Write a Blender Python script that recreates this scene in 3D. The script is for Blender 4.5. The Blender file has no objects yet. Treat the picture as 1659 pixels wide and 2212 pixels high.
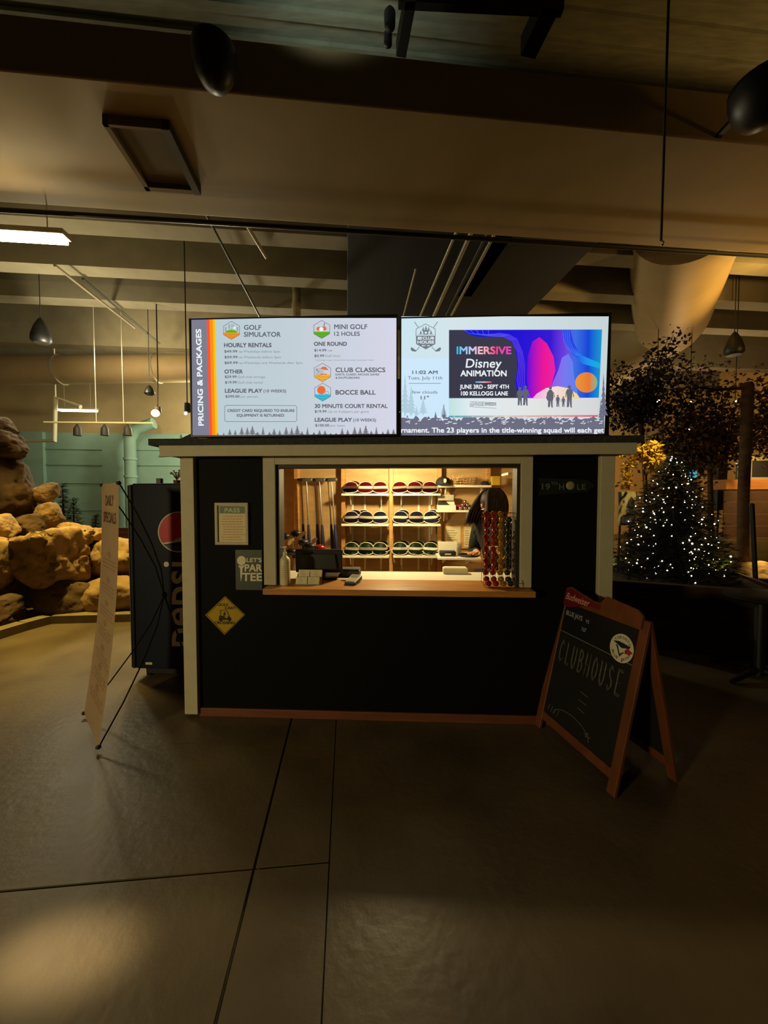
import bpy, bmesh, math, random
from mathutils import Vector, Matrix, Euler, noise
from math import radians as R, sin, cos, pi

C = bpy.context.scene
COL = C.collection
random.seed(7)

# ---------------------------------------------------------------- camera, world, lights, exposure
F, W, H = 831.0, 1659, 2212
PITCH = R(2.1)
EYE = Vector((0, 0, 1.6))
cam_d = bpy.data.cameras.new('camera')
cam = bpy.data.objects.new('camera', cam_d)
COL.objects.link(cam)
cam.location = EYE
cam.rotation_euler = (pi / 2 - PITCH, 0, 0)
cam_d.sensor_fit = 'HORIZONTAL'
cam_d.sensor_width = 36
cam_d.lens = 36 * F / W
cam_d.clip_start = 0.05
C.camera = cam

wd = bpy.data.worlds.new('hall_ambient')
C.world = wd
wd.use_nodes = True
wd.node_tree.nodes['Background'].inputs[0].default_value = (1.0, 0.82, 0.56, 1)
wd.node_tree.nodes['Background'].inputs[1].default_value = 0.009

C.view_settings.view_transform = 'Standard'
C.view_settings.look = 'None'
C.view_settings.gamma = 1
C.view_settings.exposure = 0.0
try:
    C.view_settings.use_curve_mapping = False
    C.cycles.use_denoising = True
    C.cycles.max_bounces = 8
    C.cycles.diffuse_bounces = 4
    C.cycles.sample_clamp_indirect = 4
except Exception:
    pass


def lamp(name, kind, loc, energy, color, size=0.1, aim=None, cone=60, blend=0.6):
    d = bpy.data.lights.new(name, kind)
    d.energy = energy
    d.color = color
    if kind == 'AREA':
        d.size = size
    else:
        d.shadow_soft_size = size
    if kind == 'SPOT':
        d.spot_size = R(cone)
        d.spot_blend = blend
    o = bpy.data.objects.new(name, d)
    COL.objects.link(o)
    o.location = loc
    if aim is not None:
        o.rotation_euler = (Vector(aim) - Vector(loc)).to_track_quat('-Z', 'Y').to_euler()
    return o


WARM = (1.0, 0.72, 0.34)
AMBER = (1.0, 0.50, 0.10)
PALE = (1.0, 0.80, 0.42)
# unseen lights without fixtures, within view and beyond, most added to brighten surfaces
lamp('unseen_hall_light', 'SPOT', (-4.6, -2.6, 2.0), 520, (1.0, 0.80, 0.40), 0.25, (0.1, 2.6, 0.75), 58, 0.8)
lamp('unseen_hall_light', 'SPOT', (-5.6, 1.25, 3.3), 5200, (1.0, 0.82, 0.50), 0.08, (-1.13, 1.295, 0), 3.2, 0.8)  # narrow spot added to draw the bright patch on the floor
lamp('unseen_hall_light', 'SPOT', (1.2, -3.5, 4.6), 8, (1.0, 0.78, 0.52), 0.4, (0.8, 1.8, 0.4), 80, 1.0)
lamp('unseen_hall_light', 'SPOT', (-4.3, 4.7, 4.55), 1250, (1.0, 0.72, 0.17), 0.15, (-3.9, 4.75, 0), 68, 1.0)  # added beside the tube light to strengthen its fall on rocks and floor
lamp('unseen_hall_light', 'POINT', (-6.0, 7.4, 4.1), 150, (1.0, 0.88, 0.56), 0.2)  # added light for the ribs and duct
lamp('unseen_hall_light', 'SPOT', (8.8, 2.8, 3.4), 520, (1.0, 0.56, 0.14), 0.25, (6.8, 4.8, 5.8), 86, 0.9)
lamp('unseen_hall_light', 'POINT', (8.6, 11.0, 3.2), 220, (1.0, 0.70, 0.34), 0.2)
lamp('unseen_hall_light', 'SPOT', (7.0, 10.0, 3.4), 700, (1.0, 0.70, 0.34), 0.2, (6.0, 15.5, 3.4), 130, 0.8)
lamp('unseen_hall_light', 'SPOT', (7.6, 6.0, 4.4), 420, (1.0, 0.60, 0.14), 0.1, (4.9, 7.4, 5.6), 92, 0.9)
lamp('unseen_hall_light', 'SPOT', (7.6, 5.4, 3.2), 420, (1.0, 0.62, 0.20), 0.1, (6.6, 7.4, 1.6), 60, 0.8)  # added to brighten the bar planks
lamp('unseen_hall_light', 'SPOT', (3.5, 4.2, 3.0), 130, (1.0, 0.70, 0.20), 0.05, (3.2, 5.0, 1.9), 60, 0.8)
lamp('unseen_hall_light', 'SPOT', (5.2, 5.5, 2.2), 420, (1.0, 0.66, 0.20), 0.05, (4.6, 5.6, 0.5), 78, 0.7)
lamp('unseen_hall_light', 'SPOT', (2.6, 5.7, 2.0), 70, (1.0, 0.72, 0.22), 0.05, (2.9, 6.3, 0.5), 60, 0.8)  # added to brighten the left of the turf
lamp('unseen_hall_light', 'SPOT', (-6.2, 8.5, 4.6), 300, (1.0, 0.80, 0.44), 0.2, (-6.0, 10.5, 5.0), 120, 0.8)
lamp('unseen_hall_light', 'POINT', (-5.0, 12.5, 4.6), 760, (1.0, 0.92, 0.62), 0.3)
lamp('unseen_hall_light', 'SPOT', (-0.6, 2.9, 5.75), 62, (0.86, 1.0, 0.78), 0.3, (-0.4, 4.5, 7.0), 84, 1.0)  # added uplight for the roof deck


# ---------------------------------------------------------------- geometry helpers
def ray(px, py):
    a = (px - 829.5) / F
    b = (1106 - py) / F
    return Vector((a, cos(PITCH) + b * sin(PITCH), -sin(PITCH) + b * cos(PITCH)))


def at(px, py, Y):
    d = ray(px, py)
    return EYE + d * (Y / d.y)


def on_z(px, py, z):
    d = ray(px, py)
    return EYE + d * ((z - EYE.z) / d.z)


BOOTH = Vector((0, 2.72, 0))
BROT = R(-2.6)
KM = Matrix.Translation(BOOTH) @ Matrix.Rotation(BROT, 4, 'Z')
KI = KM.inverted()
UROT = R(5.5)
UM = Matrix.Rotation(UROT, 4, 'Z')
UI = UM.inverted()


def plane_hit(px, py, y, inv):
    o = inv @ EYE
    d = (inv.to_3x3() @ ray(px, py))
    return o + d * ((y - o.y) / d.y)


def kp(px, py, y):
    """booth-frame point on the plane at booth depth y"""
    return plane_hit(px, py, y, KI)


def kw(x, y, z):
    return KM @ Vector((x, y, z))


def uw(u, v, z):
    return UM @ Vector((u, v, z))


def lin(c):
    c /= 255.0
    return c / 12.92 if c <= 0.04045 else ((c + 0.055) / 1.055) ** 2.4


def rgb(r, g, b):
    return (lin(r), lin(g), lin(b), 1)


MATS = {}


def mat(name, c, rough=0.6, metal=0.0, vary=0.0, scale=8.0, bump=0.0, bscale=None, spec=0.5, stretch=None, c2=None, trans=0.0):
    """procedural principled material; vary mixes a noise-driven second colour"""
    if name in MATS:
        return MATS[name]
    m = bpy.data.materials.new(name)
    m.use_nodes = True
    nt = m.node_tree
    b = nt.nodes['Principled BSDF']
    b.inputs['Base Color'].default_value = c
    b.inputs['Roughness'].default_value = rough
    b.inputs['Metallic'].default_value = metal
    b.inputs['Specular IOR Level'].default_value = spec
    if trans:
        b.inputs['Transmission Weight'].default_value = trans
    if vary or bump:
        tc = nt.nodes.new('ShaderNodeTexCoord')
        mp = nt.nodes.new('ShaderNodeMapping')
        if stretch:
            mp.inputs['Scale'].default_value = stretch
        nt.links.new(tc.outputs['Object'], mp.inputs['Vector'])
        n = nt.nodes.new('ShaderNodeTexNoise')
        n.inputs['Scale'].default_value = scale
        n.inputs['Detail'].default_value = 5
        nt.links.new(mp.outputs[0], n.inputs['Vector'])
        if vary:
            r = nt.nodes.new('ShaderNodeValToRGB')
            r.color_ramp.elements[0].position = 0.32
            r.color_ramp.elements[1].position = 0.68
            d = c2 or tuple(x * (1 - vary) for x in c[:3]) + (1,)
            r.color_ramp.elements[0].color = d
            r.color_ramp.elements[1].color = c
            nt.links.new(n.outputs['Fac'], r.inputs['Fac'])
            nt.links.new(r.outputs['Color'], b.inputs['Base Color'])
        if bump:
            n2 = n
            if bscale:
                n2 = nt.nodes.new('ShaderNodeTexNoise')
                n2.inputs['Scale'].default_value = bscale
                n2.inputs['Detail'].default_value = 6
                nt.links.new(mp.outputs[0], n2.inputs['Vector'])
            bp = nt.nodes.new('ShaderNodeBump')
            bp.inputs['Strength'].default_value = bump
            bp.inputs['Distance'].default_value = 0.03
            nt.links.new(n2.outputs['Fac'], bp.inputs['Height'])
            nt.links.new(bp.outputs['Normal'], b.inputs['Normal'])
    MATS[name] = m
    return m


def emit(name, c, s=1.0):
    if name in MATS:
        return MATS[name]
    m = bpy.data.materials.new(name)
    m.use_nodes = True
    nt = m.node_tree
    nt.nodes.clear()
    o = nt.nodes.new('ShaderNodeOutputMaterial')
    e = nt.nodes.new('ShaderNodeEmission')
    e.inputs[0].default_value = c
    e.inputs[1].default_value = s
    nt.links.new(e.outputs[0], o.inputs[0])
    MATS[name] = m
    return m


def emit_ramp(name, stops, x0, x1, axis='X', s=1.0, axis2=None):
    """screen picture: emission with a colour ramp along one object axis"""
    m = bpy.data.materials.new(name)
    m.use_nodes = True
    nt = m.node_tree
    nt.nodes.clear()
    o = nt.nodes.new('ShaderNodeOutputMaterial')
    e = nt.nodes.new('ShaderNodeEmission')
    tc = nt.nodes.new('ShaderNodeTexCoord')
    sp = nt.nodes.new('ShaderNodeSeparateXYZ')
    mr = nt.nodes.new('ShaderNodeMapRange')
    rp = nt.nodes.new('ShaderNodeValToRGB')
    mr.inputs['From Min'].default_value = x0
    mr.inputs['From Max'].default_value = x1
    nt.links.new(tc.outputs['Object'], sp.inputs[0])
    nt.links.new(sp.outputs[axis], mr.inputs['Value'])
    nt.links.new(mr.outputs[0], rp.inputs['Fac'])
    while len(rp.color_ramp.elements) < len(stops):
        rp.color_ramp.elements.new(0.5)
    for el, (p, c) in zip(rp.color_ramp.elements, stops):
        el.position = p
        el.color = c
    nt.links.new(rp.outputs[0], e.inputs[0])
    e.inputs[1].default_value = s
    nt.links.new(e.outputs[0], o.inputs[0])
    return m


class MB:
    def __init__(self):
        self.b = bmesh.new()

    def box(self, x0, x1, y0, y1, z0, z1, bev=0.0, M=None):
        vs = [self.b.verts.new((x, y, z)) for x in (x0, x1) for y in (y0, y1) for z in (z0, z1)]
        q = [(0, 1, 3, 2), (4, 6, 7, 5), (0, 4, 5, 1), (2, 3, 7, 6), (0, 2, 6, 4), (1, 5, 7, 3)]
        fs = [self.b.faces.new([vs[i] for i in f]) for f in q]
        if bev:
            es = list({e for f in fs for e in f.edges})
            r = bmesh.ops.bevel(self.b, geom=es, offset=bev, segments=2, profile=0.5, affect='EDGES')
            vs = list({v for f in r['faces'] for v in f.verts} | {v for v in vs if v.is_valid})
        if M is not None:
            bmesh.ops.transform(self.b, matrix=M, verts=[v for v in vs if v.is_valid])
        return self

    def tube(self, pts, r, seg=8, caps=True):
        pts = [Vector(p) for p in pts]
        n = len(pts)
        rs = r if isinstance(r, (list, tuple)) else [r] * n
        rings = []
        up = Vector((0, 0, 1))
        prev = None
        for i, p in enumerate(pts):
            t = (pts[min(i + 1, n - 1)] - pts[max(i - 1, 0)])
            t = t.normalized() if t.length > 1e-9 else Vector((0, 0, 1))
            if prev is None:
                a = t.cross(up)
                if a.length < 1e-3:
                    a = t.cross(Vector((1, 0, 0)))
            else:
                a = prev - t * prev.dot(t)
                if a.length < 1e-6:
                    a = t.cross(up)
            a.normalize()
            prev = a
            bb = t.cross(a)
            rings.append([self.b.verts.new(p + (a * cos(2 * pi * k / seg) + bb * sin(2 * pi * k / seg)) * rs[i]) for k in range(seg)])
        for i in range(n - 1):
            for k in range(seg):
                self.b.faces.new([rings[i][k], rings[i][(k + 1) % seg], rings[i + 1][(k + 1) % seg], rings[i + 1][k]])
        if caps:
            self.b.faces.new(rings[0][::-1])
            self.b.faces.new(rings[-1])
        return self

    def lathe(self, prof, c=(0, 0, 0), seg=20, M=None):
        c = Vector(c)
        rings = []
        for r, z in prof:
            rings.append([self.b.verts.new(c + Vector((max(r, 1e-4) * cos(2 * pi * k / seg), max(r, 1e-4) * sin(2 * pi * k / seg), z))) for k in range(seg)])
        for i in range(len(prof) - 1):
            for k in range(seg):
                self.b.faces.new([rings[i][k], rings[i][(k + 1) % seg], rings[i + 1][(k + 1) % seg], rings[i + 1][k]])
        self.b.faces.new(rings[0][::-1])
        self.b.faces.new(rings[-1])
        if M is not None:
            bmesh.ops.transform(self.b, matrix=M, verts=[v for rr in rings for v in rr])
        return self

    def ball(self, c, r, sub=2, scale=(1, 1, 1), M=None):
        m = Matrix.Translation(Vector(c)) @ (M or Matrix.Identity(4)) @ Matrix.Diagonal((scale[0], scale[1], scale[2], 1))
        bmesh.ops.create_icosphere(self.b, subdivisions=sub, radius=r, matrix=m)
        return self

    def poly(self, pts):
        self.b.faces.new([self.b.verts.new(p) for p in pts])
        return self

    def prism(self, pts, y0, y1, plane='XZ'):
        """polygon in a plane given thickness along the third axis"""
        def P(a, c, y):
            return (a, y, c) if plane == 'XZ' else ((y, a, c) if plane == 'YZ' else (a, c, y))
        n = len(pts)
        A = [self.b.verts.new(P(p[0], p[1], y0)) for p in pts]
        B = [self.b.verts.new(P(p[0], p[1], y1)) for p in pts]
        self.b.faces.new(A)
        self.b.faces.new(B[::-1])
        for i in range(n):
            self.b.faces.new([A[i], B[i], B[(i + 1) % n], A[(i + 1) % n]])
        return self

    def move(self, M):
        bmesh.ops.transform(self.b, matrix=M, verts=self.b.verts)
        return self


def obj(name, mb, m, parent=None, smooth=None):
    me = bpy.data.meshes.new(name)
    b = mb.b if isinstance(mb, MB) else mb
    bmesh.ops.recalc_face_normals(b, faces=b.faces)
    b.to_mesh(me)
    b.free()
    for x in (m if isinstance(m, (list, tuple)) else [m]):
        me.materials.append(x)
    if smooth is not None:
        me.polygons.foreach_set('use_smooth', [True] * len(me.polygons))
        try:
            me.set_sharp_from_angle(angle=R(smooth))
        except Exception:
            pass
    o = bpy.data.objects.new(name, me)
    COL.objects.link(o)
    if parent is not None:
        o.parent = parent
    return o


def tag(o, label, cat, group=None):
    o['label'] = label
    o['category'] = cat
    if group:
        o['group'] = group
    return o


def thing(name, label, cat, loc=(0, 0, 0), rz=0.0, group=None):
    o = bpy.data.objects.new(name, None)
    COL.objects.link(o)
    o.empty_display_size = 0.05
    o.location = loc
    o.rotation_euler = (0, 0, rz)
    return tag(o, label, cat, group)


def struct(name, mb, m, smooth=None):
    o = obj(name, mb, m, None, smooth)
    o['kind'] = 'structure'
    return o


def dup(root, loc, rz, label, group=None):
    r = root.copy()
    COL.objects.link(r)
    r.location = loc
    r.rotation_euler = (0, 0, rz)
    r['label'] = label
    if group:
        r['group'] = group
    for ch in list(root.children):
        c = ch.copy()
        COL.objects.link(c)
        c.parent = r
        for g in list(ch.children):
            d = g.copy()
            COL.objects.link(d)
            d.parent = c
    return r


_TXT = {}


def glyphs(s, bold):
    k = (s, bold)
    if k in _TXT:
        return _TXT[k]
    cu = bpy.data.curves.new('lettering', 'FONT')
    cu.body = s
    cu.size = 1
    cu.resolution_u = 4
    o = bpy.data.objects.new('lettering', cu)
    COL.objects.link(o)
    dg = bpy.context.evaluated_depsgraph_get()
    me = bpy.data.meshes.new_from_object(o.evaluated_get(dg))
    vs = [v.co.copy() for v in me.vertices]
    fs = [tuple(p.vertices) for p in me.polygons]
    bpy.data.objects.remove(o)
    bpy.data.meshes.remove(me)
    bpy.data.curves.remove(cu)
    _TXT[k] = (vs, fs)
    return _TXT[k]


def write(mb, s, fn, x0, x1, yb, cap, bold=0.0, shear=0.0):
    """set a line of lettering: fn maps flat (a, b) to a point; width x0..x1, baseline yb, capital height cap (b grows upward)"""
    vs, fs = glyphs(s, 0)
    if not vs:
        return
    a0 = min(v.x for v in vs)
    a1 = max(v.x for v in vs)
    sx = (x1 - x0) / max(a1 - a0, 1e-6)
    sy = cap / 0.73
    bx = bold * 0.9 * min(sx, sy)
    # heavier weight: the same strokes laid again a hair to each side
    shifts = [(0, 0)] if bold <= 0.005 else [(-bx, 0), (bx, 0), (0, bx), (0, -bx), (-bx, -bx), (bx, bx), (bx, -bx), (-bx, bx)]
    q0 = fn(x0, yb)
    nn = (fn(x0 + cap, yb) - q0).cross(fn(x0, yb + cap) - q0).normalized()
    for k, (ox, oy) in enumerate(shifts):
        nv = [mb.b.verts.new(fn(x0 + (v.x - a0) * sx + shear * v.y * sy + ox, yb + v.y * sy + oy) + nn * (k * 0.00006)) for v in vs]
        for f in fs:
            try:
                mb.b.faces.new([nv[i] for i in f])
            except Exception:
                pass


# ---------------------------------------------------------------- materials
m_green = mat('dark_green_paint', rgb(9, 11, 9), 0.7, vary=0.15, scale=20, spec=0.12)
m_cream = mat('cream_trim_paint', rgb(196, 188, 160), 0.65, vary=0.08, scale=14, spec=0.2)
m_wood = mat('pine_board', rgb(214, 160, 92), 0.55, vary=0.28, scale=5, stretch=(1, 1, 7))
m_woodh = mat('pine_counter', rgb(205, 140, 66), 0.4, vary=0.35, scale=4, stretch=(1, 9, 9))
m_ply = mat('plywood', rgb(200, 164, 110), 0.6, vary=0.25, scale=3, stretch=(1, 1, 4))
m_red = mat('reddish_base_board', rgb(120, 66, 34), 0.6, vary=0.3, scale=5, stretch=(1, 6, 6))
m_white = mat('white_laminate', rgb(236, 230, 210), 0.45, vary=0.03)
m_black = mat('black_plastic', rgb(22, 22, 24), 0.45, vary=0.1)
m_blackm = mat('black_metal', rgb(24, 23, 22), 0.5, metal=0.0, vary=0.1)
m_shingle = mat('dark_shingle', rgb(52, 54, 58), 0.85, vary=0.4, scale=40, bump=0.4)
m_dark = mat('dark_steel', rgb(40, 38, 34), 0.6, vary=0.2)
m_chrome = mat('chrome', rgb(220, 220, 220), 0.18, metal=1.0)
m_brown = mat('stained_wood', rgb(112, 66, 30), 0.55, vary=0.35, scale=6, stretch=(4, 4, 1))

# ---------------------------------------------------------------- the hall shell
FLOOR = bpy.data.materials.new('polished_concrete')
FLOOR.use_nodes = True
nt = FLOOR.node_tree
bs = nt.nodes['Principled BSDF']
bs.inputs['Specular IOR Level'].default_value = 0.3
tc = nt.nodes.new('ShaderNodeTexCoord')
n1 = nt.nodes.new('ShaderNodeTexNoise')
n1.inputs['Scale'].default_value = 1.6
n1.inputs['Detail'].default_value = 8
r1 = nt.nodes.new('ShaderNodeValToRGB')
r1.color_ramp.elements[0].position = 0.3
r1.color_ramp.elements[1].position = 0.75
r1.color_ramp.elements[0].color = rgb(78, 66, 48)
r1.color_ramp.elements[1].color = rgb(112, 97, 70)
nt.links.new(tc.outputs['Object'], n1.inputs['Vector'])
nt.links.new(n1.outputs['Fac'], r1.inputs['Fac'])
nt.links.new(r1.outputs['Color'], bs.inputs['Base Color'])
n2 = nt.nodes.new('ShaderNodeTexNoise')
n2.inputs['Scale'].default_value = 22
n2.inputs['Detail'].default_value = 6
r2 = nt.nodes.new('ShaderNodeMapRange')
r2.inputs['To Min'].default_value = 0.28
r2.inputs['To Max'].default_value = 0.5
bp = nt.nodes.new('ShaderNodeBump')
bp.inputs['Strength'].default_value = 0.12
bp.inputs['Distance'].default_value = 0.02
nt.links.new(tc.outputs['Object'], n2.inputs['Vector'])
nt.links.new(n1.outputs['Fac'], r2.inputs['Value'])
nt.links.new(r2.outputs[0], bs.inputs['Roughness'])
nt.links.new(n2.outputs['Fac'], bp.inputs['Height'])
nt.links.new(bp.outputs['Normal'], bs.inputs['Normal'])

# slabs laid in the hall's own directions, with real 8 mm saw-cut joints between them
f = MB()
U_CUT, U_CUT2, V_CUT = -0.405, -0.083, 1.65
G = 0.006
us = [(-14, U_CUT - G), (U_CUT + G, U_CUT2 - G * 0.5), (U_CUT2 + G * 0.5, 14)]
for i, (a, c) in enumerate(us):
    for v0, v1 in ((-6, V_CUT - G), (V_CUT + G, 19)) if i < 2 else ((-6, 19),):
        f.box(a, c, v0, v1, -0.1, 0)
f.box(-14, 14, -6, 19, -0.12, -0.02)
f.move(UM)
struct('floor', f, FLOOR)

m_deck = mat('ribbed_roof_deck', rgb(150, 152, 138), 0.8, vary=0.3, scale=3, stretch=(1, 6, 1))
m_wallb = mat('teal_block_wall', rgb(138, 172, 158), 0.85, vary=0.1, scale=3)
m_tan = mat('tan_plaster', rgb(170, 150, 110), 0.85, vary=0.12, scale=2)
m_ochre = mat('ochre_plaster', rgb(190, 150, 88), 0.85, vary=0.12, scale=2)
DECK = 7.0
c = MB()
c.box(-14, 14, -6, 19, DECK, DECK + 0.2)
k = -6.0
while k < 19:
    c.box(-14, 14, k, k + 0.10, DECK - 0.05, DECK + 0.01)
    k += 0.3
c.move(UM)
struct('ceiling', c, m_deck)
VB = 16.0
w = MB()
w.box(-14, 14, VB, VB + 0.2, 4.1, DECK)
w.move(UM)
struct('wall_back_upper', w, m_tan)
w = MB()
w.box(-14, 2, VB - 0.05, VB + 0.2, 0, 4.1)
for u0 in (-12.2, -9.35, -6.4):
    w.box(u0, u0 + 0.75, VB - 0.2, VB, 0, 4.1)
for z in (1.15, 2.2, 2.9, 3.5):
    w.box(-14, 2, VB - 0.09, VB, z - 0.04, z + 0.04)
w.move(UM)
struct('wall_back', w, m_wallb)
w = MB()
w.box(2, 14, VB - 0.1, VB + 0.2, 0, 4.1)
w.move(UM)
struct('wall_back_right', w, m_ochre)
w = MB()
w.box(-14.2, -14, -6, 19, 0, DECK)
w.move(UM)
struct('wall_left', w, m_tan)
w = MB()
w.box(14, 14.2, -6, 19, 0, DECK)
w.move(UM)
struct('wall_right', w, m_ochre)
w = MB()
w.box(-14, 14, -6.2, -6, 0, DECK)
w.move(UM)
struct('wall_front', w, mat('dark_wall_paint', rgb(60, 55, 46), 0.9, vary=0.1))
# precast ribs under the deck beyond the duct
m_rib = mat('cast_concrete', rgb(150, 142, 120), 0.85, vary=0.18, scale=3)
for i, (v, zb) in enumerate(((6.2, 5.68), (7.4, 5.68), (8.6, 5.68), (11.2, 5.7), (13.4, 5.7))):
    w = MB()
    w.box(-14, 14, v, v + 0.34, zb, DECK)
    w.move(UM)
    struct('trim_%d' % (i + 1), w, m_rib)

# ---------------------------------------------------------------- overhead: ducts, pipes, hall fittings
m_duct = mat('tan_duct_paint', rgb(164, 142, 106), 0.6, vary=0.12, scale=2, spec=0.4)
m_plen = mat('navy_black_paint', rgb(34, 36, 50), 0.8, vary=0.15)
m_pipe = mat('grey_pipe_paint', rgb(150, 140, 115), 0.4, vary=0.1)
m_blackp = mat('black_pipe', rgb(30, 29, 28), 0.5, vary=0.1)

V0, V1 = 3.665, 5.25
ztop = plane_hit(900, 127, V0, UI).z
d0 = thing('air_duct', 'wide tan rectangular duct crossing under the roof in front of the booth', 'duct', uw(0, V0, 5.2), UROT)
obj('duct_casing', MB().box(-13.9, 13.9, 0, V1 - V0, 0, ztop - 5.2, 0.015), m_duct, d0)
s = MB()
for u in (-9.2, -5.6, 7.4):
    s.box(u, u + 0.03, -0.006, V1 - V0 + 0.006, -0.012, ztop - 5.2 + 0.01)
obj('seam', s, m_duct, d0)
hp = [UI @ on_z(x, y, 5.2) for x, y in ((222, 245), (366, 260), (432, 400), (316, 399))]
hu0, hu1 = (hp[0].x + hp[3].x) / 2, (hp[1].x + hp[2].x) / 2
hv0, hv1 = (hp[0].y + hp[1].y) / 2 - V0, (hp[2].y + hp[3].y) / 2 - V0
hh = MB()
for a in ((hu0, hu0 + 0.05, hv0, hv1), (hu1 - 0.07, hu1, hv0, hv1), (hu0, hu1, hv1 - 0.06, hv1), (hu0, hu1, hv0, hv0 + 0.03)):
    hh.box(a[0], a[1], a[2], a[3], -0.09, 0.0)
hd = obj('access_hatch', MB().box(hu0 + 0.02, hu1 - 0.02, hv0 + 0.02, hv1 - 0.02, -0.035, 0.0), mat('brown_hatch', rgb(104, 88, 62), 0.8, vary=0.1), d0)
obj('hatch_frame', hh, mat('brown_hatch_frame', rgb(120, 100, 68), 0.8), hd)
obj('hatch_dark_strip', MB().box(hu1 - 0.075, hu1 + 0.002, hv0, hv1, -0.095, 0.0), m_dark, hd)  # dark strip along the right side of the hatch

p0 = on_z(960, 480, 5.4)
pb = thing('plenum_box', 'large black plenum box under the roof behind the tan duct', 'duct', uw(0.0, 5.3, 5.42), UROT)
obj('plenum_shell', MB().box(0.02, 3.75, 0, 3.6, 0, 0.85, 0.01), m_plen, pb)
obj('flange', MB().box(-0.01, 3.78, 3.5, 3.62, -0.04, 0.0), mat('grey_flange', rgb(120, 112, 96), 0.7), pb)

# round duct that runs back from the tan duct and turns away
a0 = on_z(1480, 512, 6.02)
a1 = on_z(1456, 640, 6.02)
dirv = (a1 - a0).normalized()
e0 = a0 + dirv * 0.35
path = [e0 - dirv * 1.1, e0 + dirv * 1.5, e0 + dirv * 3.2]
q = path[-1]
for k in range(1, 9):
    t = k / 8
    path.append(q + dirv * (0.9 * sin(t * pi / 2)) + Vector((-0.9, 0.6, -0.35)) * (2.0 * (1 - cos(t * pi / 2))))
br_d = obj('branch_duct', MB().tube(path, 0.80, 40).move((Matrix.Translation(uw(0, V0, 5.2)) @ Matrix.Rotation(UROT, 4, 'Z')).inverted()), m_duct, d0, 40)
br_d['label'] = 'fat round branch running back, glowing amber along one edge'

sp0, sp1 = on_z(-40, 451, 5.05), on_z(1590, 549, 5.05)
tag(obj('sprinkler_pipe', MB().tube([sp0, sp1 + (sp1 - sp0).normalized() * 1.5], 0.028, 8), m_blackp), 'long thin black sprinkler pipe along the far edge of the wide tan duct', 'pipe', None)
ROOFP = 'pipes under the roof'


def roof_pipe(p1, p2, z, r, label, m=None, ext=0.0, z2=None):
    A, B = on_z(p1[0], p1[1], z), on_z(p2[0], p2[1], z if z2 is None else z2)
    e = (B - A).normalized() * ext
    return tag(obj('conduit', MB().tube([A, B + e], r, 8), m or m_pipe, None, 50), label, 'pipe', ROOFP)


roof_pipe((992, 486), (903, 694), 5.30, 0.022, 'thin grey conduit above the second screen, first of the bundle from the left')
roof_pipe((1024, 488), (932, 694), 5.30, 0.035, 'thicker grey conduit second from the left in the bundle above the screens')
roof_pipe((1058, 492), (957, 694), 5.30, 0.022, 'thin dark conduit third from the left in the bundle above the screens', m_blackp)
roof_pipe((1074, 494), (968, 694), 5.30, 0.028, 'grey conduit fourth from the left beside the flat cable tray')
roof_pipe((898, 580), (871, 684), 5.2, 0.014, 'short bright conduit standing apart above the gap between the screens')
roof_pipe((434, 442), (562, 686), 5.55, 0.022, 'thin dark conduit slanting down to the top of the pricing screen', m_blackp)
roof_pipe((118, 573), (290, 708), 5.5, 0.025, 'pale conduit running back from the lit tube light')
roof_pipe((179, 602), (345, 742), 5.6, 0.018, 'dark conduit beside the pale one behind the lit tube light', m_blackp)
roof_pipe((528, 478), (575, 556), 5.6, 0.03, 'short stub of grey pipe between ribs left of the black plenum box')
A, B = on_z(1098, 494, 5.33), on_z(1003, 640, 5.33)
ct = MB()
sd = Vector((1, 0.1, 0)).normalized() * 0.13
ct.poly([A - sd, A + sd, B + sd, B - sd])
bmesh.ops.solidify(ct.b, geom=ct.b.faces[:], thickness=0.04)
tag(obj('cable_tray', ct, m_duct), 'flat tan cable tray beside the conduit bundle under the black plenum', 'tray')

A = at(641, 690, 8.2)
vp = MB().tube([(A.x, A.y, 0.0), (A.x, A.y, DECK - 0.06)], 0.085, 14)
for z in (5.0, 5.55):
    vp.tube([(A.x, A.y, z), (A.x, A.y, z + 0.09)], 0.1, 14)
tag(obj('drain_pipe', vp, m_pipe, None, 40), 'grey vertical drain pipe rising behind the pricing screen', 'pipe')
A = at(285, 1140, 14.3)
dp = MB().tube([(A.x, A.y, 0.0), (A.x, A.y, 3.75), (A.x + 0.25, A.y, 4.15), (A.x + 0.9, A.y, 4.35)], 0.2, 16)
for z in (2.35, 3.0):
    dp.tube([(A.x, A.y, z), (A.x, A.y, z + 0.08)], 0.23, 16)
tag(obj('downpipe', dp, m_wallb, None, 40), 'fat teal downpipe on the block wall above the vending machine', 'pipe')
wp = MB()
pts = [at(174, 879, 12), at(120, 858, 12), at(118, 952, 12), at(40, 952, 12)]
wp.tube(pts, 0.065, 10)
wp.tube([pts[1], Vector((pts[1].x, pts[1].y, DECK - 0.06))], 0.02, 8)
tag(obj('water_pipe', wp, mat('white_pipe', rgb(214, 208, 176), 0.4)), 'white bent water pipe above the rock pillar', 'pipe')
A, B = at(-160, 803, 11.0), at(560, 793, 11.6)
du = thing('spiral_duct', 'big round spiral duct high behind the rocks at the back of the hall', 'duct', A, 0)
dl = B - A
obj('duct_tube', MB().tube([(0, 0, 0), dl], 0.40, 32), m_duct, du, 40)
for k in (0.39, 0.68):
    obj('duct_collar', MB().tube([dl * k, dl * (k + 0.006)], 0.425, 32), m_rib, du, 40)

# hangers and dark struts near the camera
st = thing('hanger_frame', 'dark steel strut frame hung under the roof deck above the wide duct', 'frame', on_z(1000, 60, 6.0), 0)
o0 = on_z(1000, 60, 6.0)


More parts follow.
